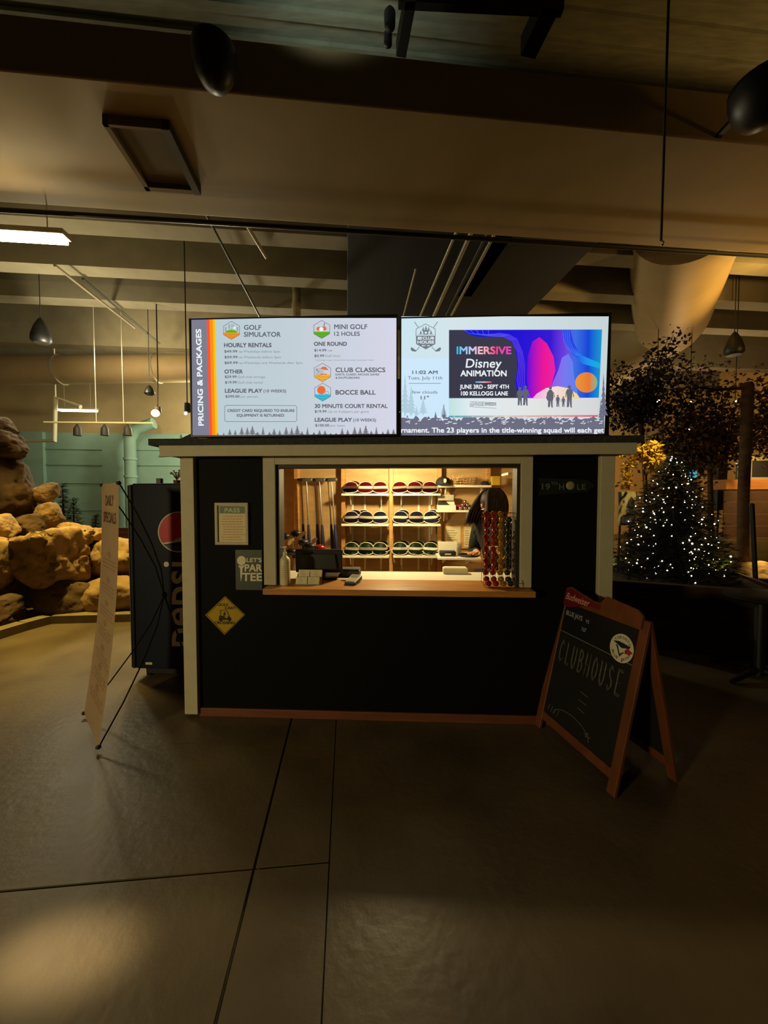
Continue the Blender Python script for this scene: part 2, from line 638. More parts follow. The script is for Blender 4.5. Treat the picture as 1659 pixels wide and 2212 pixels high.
def strut(p1, p2, wd_, dz):
    A, B = on_z(p1[0], p1[1], 6.0) - o0, on_z(p2[0], p2[1], 6.0) - o0
    dd = (B - A)
    L = dd.length
    M = Matrix.Translation(A) @ dd.to_track_quat('X', 'Z').to_matrix().to_4x4()
    obj('strut', MB().box(0, L, -wd_ / 2, wd_ / 2, -0.03, dz, 0.005, M), m_dark, st)


strut((892, -30), (866, 118), 0.10, 0.12)
strut((860, 4), (1215, 22), 0.07, 0.10)
strut((1212, -30), (1140, 118), 0.16, 0.16)
obj('clamp', MB().lathe([(0.0, -0.02), (0.05, 0.0), (0.055, 0.12), (0.03, 0.16)], on_z(842, 58, 6.0) - o0, 14), m_blackm, st, 40)
obj('clamp', MB().lathe([(0.0, -0.02), (0.04, 0.0), (0.04, 0.1)], on_z(838, 96, 6.0) - o0, 14), m_blackm, st, 40)

A = at(1428, 520, 3.35)
hc = MB().tube([(A.x, A.y, A.z), (A.x + 0.03, A.y, DECK)], 0.011, 6)
cw = thing('hanging_cable', 'black cable hanging in front of the wide tan duct with a small clip', 'cable', A, 0)
obj('cable', MB().tube([(0, 0, 0), (0.02, 0, DECK - A.z)], 0.010, 6), m_blackm, cw)
obj('clip', MB().tube([(0.0, 0, 0.0), (0.015, -0.01, -0.02), (0.0, -0.02, -0.045)], 0.008, 6), m_chrome, cw)
hc.b.free()


def pendant(px, py, wpx, hpx, Y, label):
    c0 = at(px, py, Y)
    r = wpx * Y / F / 2
    h = hpx * Y / F
    t = thing('pendant_speaker', label, 'speaker', c0 - Vector((0, 0, h / 2)), 0, 'hanging cone speakers')
    obj('speaker_shell', MB().lathe([(0.0, 0.03 * h), (r * 0.8, 0.0), (r, 0.1 * h), (r * 0.96, 0.3 * h), (r * 0.7, 0.62 * h), (r * 0.36, 0.88 * h), (r * 0.12, h), (0.0, h)], (0, 0, 0), 28), m_black, t, 50)
    obj('speaker_grille', MB().lathe([(0.0, -0.01), (r * 0.72, -0.008), (r * 0.72, 0.02), (0, 0.02)], (0, 0, 0), 28), m_dark, t)
    obj('cord', MB().tube([(0, 0, h), (0, 0, DECK - c0.z + h / 2)], 0.008, 6), m_dark, t)


def dome(px, py, wpx, hpx, Y, label):
    c0 = at(px, py, Y)
    r = wpx * Y / F / 2
    h = hpx * Y / F * 0.72
    t = thing('dome_speaker', label, 'speaker', c0 - Vector((0, 0, h / 2)), 0, 'dome speakers bracketed to the duct')
    obj('speaker_shell', MB().lathe([(0.0, 0.0), (r * 0.3, 0.02 * h), (r * 0.62, 0.16 * h), (r * 0.85, 0.4 * h), (r, 0.75 * h), (r, h), (r * 0.9, h + 0.01), (0.0, h + 0.01)], (0, 0, 0), 28), m_black, t, 50)
    yy = 3.695 + c0.x * 0.0963 - c0.y
    obj('bracket', MB().box(-0.03, 0.03, 0.0, yy + 0.03, h * 0.86, h * 0.95, 0.004), m_blackm, t)


dome(464, 150, 88, 112, 3.3, 'black dome speaker on the dark duct face above the access hatch')
dome(1646, 228, 112, 118, 3.55, 'black dome speaker on the duct face near the amber lit end')
pendant(88, 714, 37, 52, 7.6, 'black cone speaker hanging below the lit tube light')
pendant(1586, 742, 36, 48, 7.8, 'black cone speaker hanging before the amber lit wall')
pendant(323, 842, 21, 20, 9.5, 'small round speaker hanging in front of the spiral duct')

m_tube = emit("tube_glow", (1.0, 0.80, 0.42, 1), 55)
m_tube2 = emit('far_tube_glow', (1.0, 0.86, 0.52, 1), 14)
m_bat = mat('batten_steel', rgb(190, 186, 170), 0.5)


def tube_light(pend, length, label, me, wdt=0.14, top=DECK):
    """pend = right end centre"""
    L = thing('tube_light', label, 'ceiling light', pend, UROT, 'ceiling tube lights')
    obj('housing', MB().box(-length - 0.03, 0.03, -wdt / 2 - 0.01, wdt / 2 + 0.01, 0.03, 0.10, 0.008), m_bat, L)
    obj('diffuser', MB().box(-length, 0, -wdt / 2, wdt / 2, -0.02, 0.03, 0.006), me, L)
    hg = MB()
    for x in (-length * 0.85, -length * 0.15):
        hg.tube([(x, 0, 0.1), (x, 0, top - pend.z)], 0.006, 6)
    obj('hanger', hg, m_bat, L)


tube_light(on_z(140, 519, 4.78), 1.3, 'glaring tube light hung over the rocks nearest the booth', m_tube, 0.14, 5.2)
tube_light(on_z(208, 888, 4.72), 1.25, 'small distant tube light in front of the back wall', m_tube2, 0.2)
A = at(1512, 710, 10.8)
tl = thing('tube_light', 'unlit pale tube light beside the round amber duct', 'ceiling light', A, UROT, 'ceiling tube lights')
obj('housing', MB().box(0, 1.15, -0.06, 0.06, 0.0, 0.08, 0.008), m_bat, tl)
obj('hanger', MB().tube([(0.6, 0, 0.08), (0.6, 0, DECK - A.z)], 0.006, 6), m_bat, tl)

rl0 = at(95, 912, 8.6)
rl1 = at(330, 914, 8.9)
tr = thing('track_rail', 'thin pale lighting rail hanging over the rocks with dark spot heads', 'lighting rail', rl0, 0)
obj('rail', MB().tube([(0, 0, 0), rl1 - rl0], 0.022, 8), mat('pale_rail', rgb(206, 196, 150), 0.4), tr)
hg = MB()
for px_, w_ in ((208, 0.5), (267, 0.75)):
    q = at(px_, 912, 8.75) - rl0
    hg.tube([q, Vector((q.x, q.y, DECK - rl0.z))], 0.008, 6)
obj('hanger', hg, m_bat, tr)
for px_ in (167, 226, 276):
    q = at(px_, 916, 8.75) - rl0
    obj('spot_head', MB().lathe([(0.0, -0.27), (0.085, -0.26), (0.075, -0.1), (0.04, -0.04), (0.012, 0.0)], q, 14), m_dark, tr, 50)

A = at(337, 893, 8.2)
sl = thing('spot_lamp', 'warm glaring spot lamp beside the pricing screen', 'lamp', A, 0)
obj('lamp_housing', MB().lathe([(0.0, 0.16), (0.06, 0.15), (0.07, 0.03), (0.05, 0.03)], (0.0, 0.06, 0), 16), m_dark, sl, 40)
obj('bulb', MB().ball((0, -0.02, 0), 0.075, 2, (1.15, 0.8, 1)), emit('warm_bulb', (1.0, 0.62, 0.18, 1), 30), sl, 60)
obj('arm', MB().tube([(0.0, 0.06, 0.15), (0.02, 0.06, 0.8), (0.02, 0.06, DECK - A.z)], 0.012, 6), m_dark, sl)
lamp('spot_lamp_light', 'POINT', A + Vector((0, -0.2, -0.05)), 60, (1.0, 0.66, 0.25), 0.08)
A = at(401, 893, 6.8)
s2 = thing('spot_lamp', 'tiny gleaming spot lamp just left of the pricing screen edge', 'lamp', A, 0)
obj('bulb', MB().ball((0, 0, 0), 0.025, 2), emit('pale_bulb', (1.0, 0.9, 0.6, 1), 16), s2, 60)
obj('lamp_housing', MB().lathe([(0.0, 0.2), (0.05, 0.18), (0.055, 0.03), (0.03, 0.02)], (0.02, 0.02, 0), 14), m_dark, s2, 40)
obj('arm', MB().tube([(0.02, 0.02, 0.19), (0.02, 0.02, DECK - A.z)], 0.01, 6), m_dark, s2)

# ---------------------------------------------------------------- the ticket booth (booth frame: x along the front, y into the booth)
kiosk = thing('ticket_booth', 'dark green ticket booth with cream posts, shingled roof and lit serving hatch', 'booth', BOOTH, BROT)
PX0, PX1 = kp(388, 985, -0.04).x, kp(417, 985, -0.04).x
QX0, QX1 = kp(1299, 980, -0.04).x, kp(1330, 980, -0.04).x
ZF0, ZF1 = kp(700, 984, -0.15).z, kp(700, 959, -0.15).z
WX0, WX1 = kp(597, 1100, 0).x, kp(1123, 1100, 0).x
ZC = 0.972
ZW1 = kp(860, 1003, 0).z
TX0, TX1 = kp(569, 1100, -0.02).x, kp(1150, 1100, -0.02).x
BD = 1.86     # booth depth
XL, XR = PX0 + 0.02, QX1 - 0.02
fw = MB()
fw.box(XL, WX0 - 0.012, 0, 0.06, 0.02, ZF1)
fw.box(WX1 + 0.012, XR, 0, 0.06, 0.02, ZF1)
fw.box(WX0 - 0.012, WX1 + 0.012, 0, 0.06, 0.02, ZC - 0.06)
fw.box(WX0 - 0.012, WX1 + 0.012, 0, 0.06, ZW1 + 0.012, ZF1)
obj('front_wall', fw, m_green, kiosk)
# fine board joints on the front wall are shallow real grooves: thin raised battens between them
obj('base_board', MB().box(PX1, QX0, -0.018, 0.0, 0.0, 0.062, 0.004), m_red, kiosk)
for nm, x in (('left', XL), ('right', XR - 0.06)):
    sw = obj('side_wall', MB().box(x, x + 0.06, 0.06, BD, 0.02, ZF1 + 0.03), m_green, kiosk)
for a, b in ((PX0, PX1), (QX0, QX1)):
    obj('post', MB().box(a, b, -0.04, 0.05, 0.025, ZF0 + 0.01, 0.004), m_cream, kiosk)
    obj('post', MB().box(a, b, BD - 0.05, BD + 0.04, 0.0, ZF0 + 0.01, 0.004), m_cream, kiosk)
FX0, FX1 = kp(343, 965, -0.15).x, kp(1376, 965, -0.15).x
obj('fascia', MB().prism([(FX0, ZF1), (FX1, ZF1), (FX1, ZF0), (PX0 - 0.02, ZF0), (PX0 - 0.09, ZF0 - 0.004), (FX0 + 0.005, ZF0 + 0.012)], -0.15, -0.12), m_cream, kiosk)
obj('soffit', MB().box(FX0, FX1, -0.12, 0.0, ZF1 - 0.03, ZF1 - 0.01), m_cream, kiosk)
for x in (FX0, FX1 - 0.03):
    obj('fascia', MB().box(x, x + 0.03, -0.12, BD + 0.14, ZF0 + 0.012, ZF1), m_cream, kiosk)
# hip roof
RX0, RX1, RY0, RY1 = FX0 - 0.06, FX1 + 0.03, -0.17, BD + 0.18
ZE0, ZE1 = ZF1 - 0.004, kp(860, 944, -0.17).z
rf = MB()
rf.box(RX0, RX1, RY0, RY1, ZE0, ZE1)
v = [(RX0, 0.07, ZE1), (RX1, 0.07, ZE1), (RX1, RY1, ZE1), (RX0, RY1, ZE1), (RX0 + 0.78, 0.95, 2.72), (RX1 - 0.78, 0.95, 2.72)]
vv = [rf.b.verts.new(p) for p in v]
for q in ((0, 1, 5, 4), (1, 2, 5), (2, 3, 4, 5), (3, 0, 4)):
    rf.b.faces.new([vv[i] for i in q])
obj('roof', rf, m_shingle, kiosk)
# serving hatch trim, dark inner frame, counter
obj('hatch_trim', MB().box(TX0, WX0, -0.025, 0.0, ZC + 0.005, ZF0 + 0.01, 0.003), m_cream, kiosk)
obj('hatch_trim', MB().box(WX1, TX1, -0.025, 0.0, ZC + 0.005, ZF0 + 0.01, 0.003), m_cream, kiosk)
obj('hatch_trim', MB().box(WX0, WX1, -0.024, 0.0, ZW1, ZF0 + 0.01, 0.003), m_cream, kiosk)
fr = MB()
fr.box(WX0 - 0.012, WX0 + 0.022, 0.0, 0.11, ZC, ZW1 + 0.012)
fr.box(WX1 - 0.022, WX1 + 0.012, 0.0, 0.11, ZC, ZW1 + 0.012)
fr.box(WX0 + 0.022, WX1 - 0.022, 0.0, 0.11, ZW1 - 0.022, ZW1 + 0.012)
obj('hatch_frame', fr, m_dark, kiosk)
CX0, CX1 = kp(567, 1274, -0.12).x, kp(1158, 1274, -0.12).x
obj('counter', MB().box(CX0, CX1, -0.12, 0.22, ZC - 0.042, ZC, 0.004), m_woodh, kiosk)
dkx0 = kp(770, 1240, 0.3).x
obj('desk', MB().box(-1.3, 1.3, 0.222, 0.56, ZC - 0.03, ZC - 0.002, 0.003), m_white, kiosk)
# inside: boarded back wall, studs, top plate, side studs, boarded floor
IL, IR = XL + 0.06, XR - 0.06
YB = 1.80
obj('back_wall', MB().box(IL, IR, YB, BD, 0.02, 2.02), m_ply, kiosk)
ZT = kp(860, 1011, YB - 0.06).z
obj('top_plate', MB().box(IL, IR, YB - 0.09, YB, ZT, ZT + 0.05), m_wood, kiosk)
obj('booth_ceiling', MB().box(IL, IR, 0.06, BD, 2.03, 2.05), m_ply, kiosk)
obj('booth_floor', MB().box(IL, IR, 0.06, BD, 0.0, 0.03), m_ply, kiosk)
for px_ in (641, 742, 845, 949, 1054):
    x = kp(px_, 1100, YB - 0.06).x
    obj('stud', MB().box(x - 0.022, x + 0.022, YB - 0.09, YB, 0.03, ZT, 0.002), m_wood, kiosk)
for sx, e in ((IL, 1), (IR, -1)):
    for y in (0.14, 0.62, 1.10, 1.5):
        obj('stud', MB().box(min(sx, sx + e * 0.09), max(sx, sx + e * 0.09), y, y + 0.045, 0.03, 1.95, 0.002), m_wood, kiosk)
    obj('lining', MB().box(min(sx, sx + e * 0.006), max(sx, sx + e * 0.006), 0.06, YB, 0.03, 2.02), m_ply, kiosk)
# interior ceiling lamp, above sight
LX, LY, LZ = 0.05, 1.02, 1.95
obj('interior_lamp', MB().lathe([(0.0, 0.0), (0.07, 0.01), (0.085, 0.04), (0.06, 0.075), (0, 0.075)], (LX, LY, LZ), 20), emit('booth_lamp_glow', (1.0, 0.78, 0.42, 1), 6), kiosk, 50)
lamp('interior_lamp_light', 'POINT', kw(LX, LY, LZ - 0.03), 84.0, (1.0, 0.78, 0.38), 0.06)
lamp('interior_lamp_light', 'POINT', kw(0.7, 0.55, LZ - 0.0), 3.0, (1.0, 0.72, 0.33), 0.06)

# shelves on standards and brackets
YS0 = 1.56
SH = {}


def shelf(px0, px1, py, y0, name, z=None):
    a, b = kp(px0, py, y0), kp(px1, py, y0)
    z = (a.z + b.z) / 2
    s = obj('shelf', MB().box(a.x, b.x, y0, YB - 0.09, z - 0.014, z + 0.010, 0.003), m_white, kiosk)
    br = MB()
    for x in (a.x + 0.09, b.x - 0.09):
        br.prism([(YB - 0.09, z - 0.015), (y0 + 0.05, z - 0.015), (YB - 0.09, z - 0.12)], x - 0.006, x + 0.006, 'YZ')
    obj('bracket', br, m_white, s)
    return z + 0.010


ROWS = [(1068, 'top'), (1134, 'middle'), (1203, 'bottom')]
for py, nm in ROWS:
    SH[(nm, 'left')] = shelf(737, 840, py, YS0, 'shelf')
    SH[(nm, 'right')] = shelf(849, 952, py, YS0, 'shelf')
for px_ in (760, 787, 868, 929, 822, 905):
    x = kp(px_, 1100, YB - 0.08).x
    obj('shelf_standard', MB().box(x - 0.011, x + 0.011, YB - 0.012, YB - 0.001, 0.75, 1.78 if px_ > 850 else 1.72), m_white, kiosk)
ZA = shelf(947, 1062, 1050, YS0, 'shelf')
ZB_ = shelf(944, 1030, 1104, YS0, 'shelf')
ZD = shelf(946, 1040, 1207, 1.30, 'shelf')
x0 = kp(1096, 1030, 0.7).x
sh = obj('shelf', MB().box(x0, IR, 0.68, 0.9, 1.80, 1.822, 0.002), m_white, kiosk)

# ---------------------------------------------------------------- visors on the shelves
m_vt = mat('white_visor_trim', rgb(238, 228, 205), 0.5)
VC = {'red': mat('red_visor_plastic', rgb(80, 9, 14), 0.22, vary=0.1), 'navy': mat('navy_visor_plastic', rgb(14, 16, 42), 0.22, vary=0.1), 'green': mat('green_visor_plastic', rgb(11, 32, 17), 0.22, vary=0.1)}


def build_visor(colour):
    t = thing('visor', 'visor', 'visor', (0, 0, 0))
    m = VC[colour]
    n, k = 16, 5
    g = MB()
    rows = []
    for j in range(k + 1):
        tt = j / k
        row = []
        for i in range(n + 1):
            s_ = -1 + 2 * i / n
            c_ = math.sqrt(max(0, 1 - s_ * s_))
            inn = Vector((0.084 * s_, -0.04 * c_, 0.062))
            out = Vector((0.091 * s_, -0.115 * c_ ** 0.9, 0.060 - 0.054 * c_ ** 0.55))
            p = inn.lerp(out, tt)
            p.y -= 0.010 * sin(pi * tt) * c_
            p.z += 0.004 * sin(pi * tt) * c_
            row.append(g.b.verts.new(p))
        rows.append(row)
    for j in range(k):
        for i in range(n):
            g.b.faces.new([rows[j][i], rows[j][i + 1], rows[j + 1][i + 1], rows[j + 1][i]])
    bmesh.ops.solidify(g.b, geom=g.b.faces[:], thickness=0.002)
    br = obj('brim', g, m, t, 60)
    pts = [(0.091 * s_, -0.115 * max(0, 1 - s_ * s_) ** 0.45, 0.060 - 0.054 * max(0, 1 - s_ * s_) ** 0.275) for s_ in [sin(-pi / 2 + pi * i / 20) for i in range(21)]]
    obj('brim_trim', MB().tube(pts, 0.0042, 6), m_vt, br, 60)
    hb = MB()
    ring = [(0.086 * cos(a), (0.043 if sin(a) < 0 else 0.085) * sin(a)) for a in [2 * pi * i / 32 for i in range(32)]]
    lo = [hb.b.verts.new((x * 1.02, y - (0.010 if y < 0 else 0), 0.055)) for x, y in ring]
    hi = [hb.b.verts.new((x, y - (0.004 if y < 0 else 0), 0.084)) for x, y in ring]
    for i in range(32):
        hb.b.faces.new([lo[i], lo[(i + 1) % 32], hi[(i + 1) % 32], hi[i]])
    bmesh.ops.solidify(hb.b, geom=hb.b.faces[:], thickness=0.003)
    obj('headband', hb, m_vt, t, 60)
    cr = MB()
    rows = []
    for j in range(5):
        tt = j / 4
        row = []
        for i in range(15):
            s_ = sin(-pi / 2 + pi * i / 14)
            c_ = math.sqrt(max(0, 1 - s_ * s_))
            row.append(cr.b.verts.new((0.078 * s_ * (1 - 0.06 * tt), -0.040 * c_ * (1 - tt) + 0.004 * tt, 0.082 + 0.054 * c_ ** 0.8 * tt)))
        rows.append(row)
    for j in range(4):
        for i in range(14):
            cr.b.faces.new([rows[j][i], rows[j][i + 1], rows[j + 1][i + 1], rows[j + 1][i]])
    bmesh.ops.remove_doubles(cr.b, verts=cr.b.verts, dist=1e-5)
    bmesh.ops.solidify(cr.b, geom=cr.b.faces[:], thickness=0.002)
    cw_ = obj('crown', cr, m, t, 60)
    obj('crown_trim', MB().tube([(0.0735 * s_, 0.004, 0.082 + 0.054 * max(0, 1 - s_ * s_) ** 0.4) for s_ in [sin(-pi / 2 + pi * i / 16) for i in range(17)]], 0.004, 6), m_vt, cw_, 60)
    return t


VPX = {'top': ((757, 789, 821), (864, 896, 929)), 'middle': ((758, 789, 821), (865, 900, 932)), 'bottom': ((758, 790, 820), (864, 898, 930))}
COLR = {'top': 'red', 'middle': 'navy', 'bottom': 'green'}
ORD = ('first', 'second', 'third')
BEHIND = {('top', 0, 0), ('top', 1, 1), ('middle', 0, 0), ('middle', 0, 1), ('middle', 1, 0), ('middle', 1, 2), ('bottom', 0, 0), ('bottom', 0, 1), ('bottom', 0, 2), ('bottom', 1, 0), ('bottom', 1, 1), ('bottom', 1, 2)}
rv = random.Random(3)
for py, nm in ROWS:
    col = COLR[nm]
    proto = None
    for side in (0, 1):
        sn = ('left', 'right')[side]
        for i in range(3):
            p = kp(VPX[nm][side][i], py, 1.64)
            lab = '%s visor %s from the left on the %s shelf of the %s bay' % (col, ORD[i], nm, sn)
            pos = kw(p.x, 1.69, SH[(nm, sn)] + 0.001)
            rz = BROT + R(rv.uniform(-9, 9))
            if proto is None:
                proto = build_visor(col)
                proto.location, proto.rotation_euler = pos, (0, 0, rz)
                proto['label'] = lab
                proto['group'] = '%s visors on the %s shelf' % (col, nm)
                o = proto
            else:
                o = dup(proto, pos, rz, lab)
            o.rotation_euler = (0, R(rv.uniform(-5, 3)), rz)
            if (nm, side, i) in BEHIND:
                lab2 = '%s visor tucked behind the %s one on the %s shelf of the %s bay' % (col, ORD[i], nm, sn)
                o2 = dup(proto, kw(p.x + rv.choice((-0.03, 0.028, 0.03)), 1.74, SH[(nm, sn)] + 0.018), BROT + R(rv.uniform(-14, 14)), lab2)
                o2.rotation_euler = (R(-6), R(rv.uniform(-4, 4)), o2.rotation_euler.z)

# ---------------------------------------------------------------- the two screens
YT = -0.075


def screen_unit(corners, label):
    """corners: photo points of the bezel (left, right, top, bottom)"""
    l, r, t_, b_ = corners
    A, B = kp(l, (t_ + b_) / 2, YT), kp(r, (t_ + b_) / 2, YT)
    zb, zt = kp((l + r) / 2, b_, YT).z, kp((l + r) / 2, t_, YT).z
    base = Vector(((A.x + B.x) / 2, YT, zb))
    t = thing('display_screen', label, 'screen', kw(*base), BROT)
    hw, hh_ = (B.x - A.x) / 2, zt - zb
    obj('screen_case', MB().box(-hw, hw, 0.004, 0.055, 0, hh_, 0.006), m_black, t)
    bz = MB()
    bz.box(-hw, hw, 0, 0.012, 0, 0.011)
    bz.box(-hw, hw, 0, 0.012, hh_ - 0.009, hh_)
    bz.box(-hw, -hw + 0.009, 0, 0.012, 0.011, hh_ - 0.009)
    bz.box(hw - 0.009, hw, 0, 0.012, 0.011, hh_ - 0.009)
    obj('bezel', bz, m_black, t)
    st_ = MB()
    st_.box(-0.25, 0.25, 0.06, 0.10, -0.12, 0.25, 0.004)
    obj('mount', st_, m_dark, t)
    return t, base, hw, hh_


L_ = 0.0006


def screen_fn(base, layer):
    def fn(px, py):
        p = kp(px, py, YT)
        return Vector((p.x - base.x, 0.003 - L_ * layer, p.z - base.z))
    return fn


def flat(mb, fn, pts):
    mb.poly([fn(x, y) for x, y in pts])


def line(mb, fn, pts, w_, closed=False):
    n = len(pts)
    for i in range(n if closed else n - 1):
        (x0, y0), (x1, y1) = pts[i], pts[(i + 1) % n]
        dx, dy = x1 - x0, y1 - y0
        L = math.hypot(dx, dy) or 1
        nx, ny = -dy / L * w_ / 2, dx / L * w_ / 2
        ex, ey = dx / L * w_ / 2, dy / L * w_ / 2
        flat(mb, fn, [(x0 + nx - ex, y0 + ny - ey), (x1 + nx + ex, y1 + ny + ey), (x1 - nx + ex, y1 - ny + ey), (x0 - nx - ex, y0 - ny - ey)])


def oval(cx, cy, rx, ry, n=24, a0=0, a1=2 * pi):
    full = abs(a1 - a0 - 2 * pi) < 1e-6
    return [(cx + rx * cos(a0 + (a1 - a0) * i / (n if full else n - 1)), cy + ry * sin(a0 + (a1 - a0) * i / (n if full else n - 1))) for i in range(n)]


def words(mb, fn, s, x0, x1, base_y, cap, bold=0.0, shear=0.0):
    write(mb, s, lambda a, b: fn(a, -b), x0, x1, -base_y, cap, bold, shear)


def fir(mb, fn, cx, by, h, w_, n=5):
    pts = [(cx, by - h)]
    side = []
    for k in range(n):
        y = by - h + h * (0.12 + 0.80 * (k + 1) / n)
        hw = w_ / 2 * (k + 1) / n
        side.append((hw, y))
        side.append((hw * 0.35, y - h * 0.02))
    side += [(w_ * 0.06, by - h * 0.05), (w_ * 0.06, by)]
    for dx, y in side:
        pts.append((cx + dx, y))
    for dx, y in side[::-1]:
        pts.append((cx - dx, y))
    flat(mb, fn, pts)


e_gray = emit('screen_grey_ink', rgb(96, 97, 106))
e_lgray = emit('screen_pale_ink', rgb(128, 136, 142))
e_white = emit('screen_white', rgb(236, 242, 244))
e_sky = emit_ramp('pricing_background', [(0, rgb(186, 204, 210)), (0.45, rgb(192, 206, 213)), (1, rgb(214, 214, 232))], -0.7, 0.72)
e_slate = emit('screen_slate', rgb(126, 126, 142))
e_orange = emit('screen_orange', rgb(250, 146, 20))
e_yel = emit('screen_yellow', rgb(248, 196, 10))
e_redo = emit('screen_red', rgb(250, 84, 60))
e_grn = emit('screen_green', rgb(96, 178, 30))
e_cyan = emit('screen_cyan', rgb(40, 196, 224))
e_brick = emit('screen_brick', rgb(228, 112, 62))
e_gold = emit('screen_gold', rgb(250, 178, 44))

t1, b1, hw1, hh1 = screen_unit((410, 859, 683, 942.5), 'glowing pricing and packages screen on the booth roof')
f0, f1, f2, f3 = (screen_fn(b1, k) for k in (0, 1, 2, 3))
mb = MB()
flat(mb, f0, [(413, 686.5), (856.5, 686.5), (856.5, 940), (415.5, 940)])
obj('lit_panel', mb, e_sky, t1)
mb = MB()
flat(mb, f1, [(413, 686.5), (446, 686.5), (452, 940), (415.5, 940)])
obj('title_band', mb, e_slate, t1)
for i, (m, a, b_) in enumerate(((e_redo, 446, 452), (e_orange, 452, 459), (e_yel, 459, 464))):
    mb = MB()
    flat(mb, f1, [(a, 686.5), (b_, 686.5), (b_ + 6, 940), (a + 6, 940)])
    obj('stripe', mb, m, t1)
mb = MB()
# vertical title, read upwards
write(mb, 'PRICING & PACKAGES', lambda a, b: f2(435.5 - b + (a - 710) * -0.028 + 4, 1629 - a), 710, 918, 0, 11.5, 0.035)
obj('title_lettering', mb, e_white, t1)
mb = MB()
T = [('GOLF', 527, 564, 712, 10.5, .02), ('SIMULATOR', 527, 606, 727, 10.5, .02), ('HOURLY RENTALS', 484, 586, 749.5, 9, .035),
     ('OTHER', 485, 524, 806.5, 8.5, .035), ('LEAGUE PLAY', 486, 566, 848, 8.5, .035), ('(10 WEEKS)', 569, 618, 847.5, 6.5, .02),
     ('CREDIT CARD REQUIRED TO ENSURE', 491, 636, 889.5, 5.8, .03), ('EQUIPMENT IS RETURNED', 511.5, 613.5, 899.8, 5.8, .03),
     ('MINI GOLF', 722, 793, 710.5, 10.5, .02), ('12 HOLES', 722, 777, 725, 9, .02), ('ONE ROUND', 678.5, 749, 746.5, 8.5, .035),
     ('CLUB CLASSICS', 725, 832, 803.5, 10, .025), ('DARTS, CLASSIC ARCADE GAMES', 724.5, 819, 810.8, 4.4, .02), ('& SHUFFLEBOARD', 725, 777, 817.8, 4.4, .02),
     ('BOCCE BALL', 725, 811, 852, 9.8, .03), ('30 MINUTE COURT RENTAL', 680, 837, 881, 8.6, .03), ('LEAGUE PLAY', 680, 760, 910.6, 8.4, .035), ('(10 WEEKS)', 763, 812, 910.3, 6.6, .02)]
P = [('$49.99', 484.5, 512, 761.5, 5.6, .02), ('+ TAX', 513, 523, 761.3, 2.6, .02), ('$59.99', 485, 512.5, 773.8, 5.6, .02), ('+ TAX', 513.5, 523.5, 773.6, 2.6, .02),
     ('$69.99', 485, 513, 786, 5.6, .02), ('+ TAX', 514, 524, 785.8, 2.6, .02), ('$29.99', 485.5, 510.5, 816.4, 5.6, .02), ('$19.99', 486, 511, 828.4, 5.6, .02),
     ('$399.00', 487, 517, 858.8, 5.6, .02), ('$14.99', 679, 704.5, 759, 5.6, .02), ('+ TAX', 705.5, 717.5, 758.8, 2.9, .02), ('$0.99', 679, 700, 771, 5.6, .02),
     ('$19.99', 680, 705, 891.3, 5.6, .02), ('$100.00', 681, 711, 921.3, 5.6, .02)]
for a in T + P:
    words(mb, f2, *a)
line(mb, f2, [(488, 875.5), (638, 876), (641, 879), (641, 907.5), (638.5, 910.5), (488, 910.5), (485, 907.5), (485, 878.5)], 0.9, True)
obj('price_lettering', mb, e_gray, t1)
mb = MB()
for a in [('Weekdays before 5pm', 525.5, 605, 761.5, 5.4), ('Weekends before 5pm', 526, 606.5, 773.8, 5.4), ('Weekdays and Weekends after 5pm', 526, 653, 786, 5.4),
          ('Golf club storage', 513, 573, 816.4, 5.4), ('Golf club rental', 513, 567, 828.4, 5.4), ('per person', 519.5, 557, 858.8, 5), ('Golf Visor', 702, 736, 771, 5.4),
          ('Up to 4 players per game', 708.5, 797, 891.3, 5.2), ('per team', 713.5, 745, 921.3, 5)]:
    words(mb, f2, *a, bold=0.004)
words(mb, f2, '* pricing is per round and includes souvenir visor', 679.5, 808.5, 779, 3.2, 0.004, 0.2)
obj('note_lettering', mb, e_lgray, t1)
mb = MB()
rt = random.Random(5)
x = 470.0
for dx, h, w_ in [(0, 5, 8), (13, 6, 7), (26, 14, 12), (38, 12, 11), (52, 18, 15), (64, 18, 14), (75, 21, 18), (86, 8, 14), (98, 19, 10), (112, 8, 10), (122, 15, 14), (134, 12, 11), (148, 19, 15), (160, 17, 13), (172, 22, 17), (182, 9, 12),
                  (194, 18, 9), (208, 7, 12), (220, 12, 12), (232, 11, 12), (244, 5, 10), (256, 5, 12), (269, 16, 12), (281, 13, 12), (296, 19, 15), (308, 18, 14), (320, 22, 18), (332, 10, 14), (343, 19, 10), (357, 9, 10), (368, 14, 13), (380, 14, 13), (384, 8, 8)]:
    if 470 + dx < 852:
        fir(mb, f2, 470 + dx, 940, h, w_, 4)
obj('forest_silhouette', mb, emit('screen_forest', rgb(122, 118, 128)), t1)


def badge(cx, cy, r, m_low, split):
    """hexagon emblem: outline and lower colour band"""
    s6 = r * 0.88
    hexa = [(cx, cy - r), (cx + s6, cy - r * 0.48), (cx + s6, cy + r * 0.48), (cx, cy + r), (cx - s6, cy + r * 0.48), (cx - s6, cy - r * 0.48)]
    mb_ = MB()
    flat(mb_, f1, [(cx - s6, split), (cx + s6, split), (cx + s6, cy + r * 0.48), (cx, cy + r), (cx - s6, cy + r * 0.48)])
    e = obj('emblem', mb_, m_low, t1)
    mb_ = MB()
    line(mb_, f3, hexa, 0.9, True)
    line(mb_, f3, [(cx - s6 * 0.8, split + 5), (cx + s6 * 0.8, split + 5)], 0.7)
    line(mb_, f3, [(cx - s6 * 0.5, split + 10), (cx + s6 * 0.4, split + 10)], 0.7)
    return e, mb_


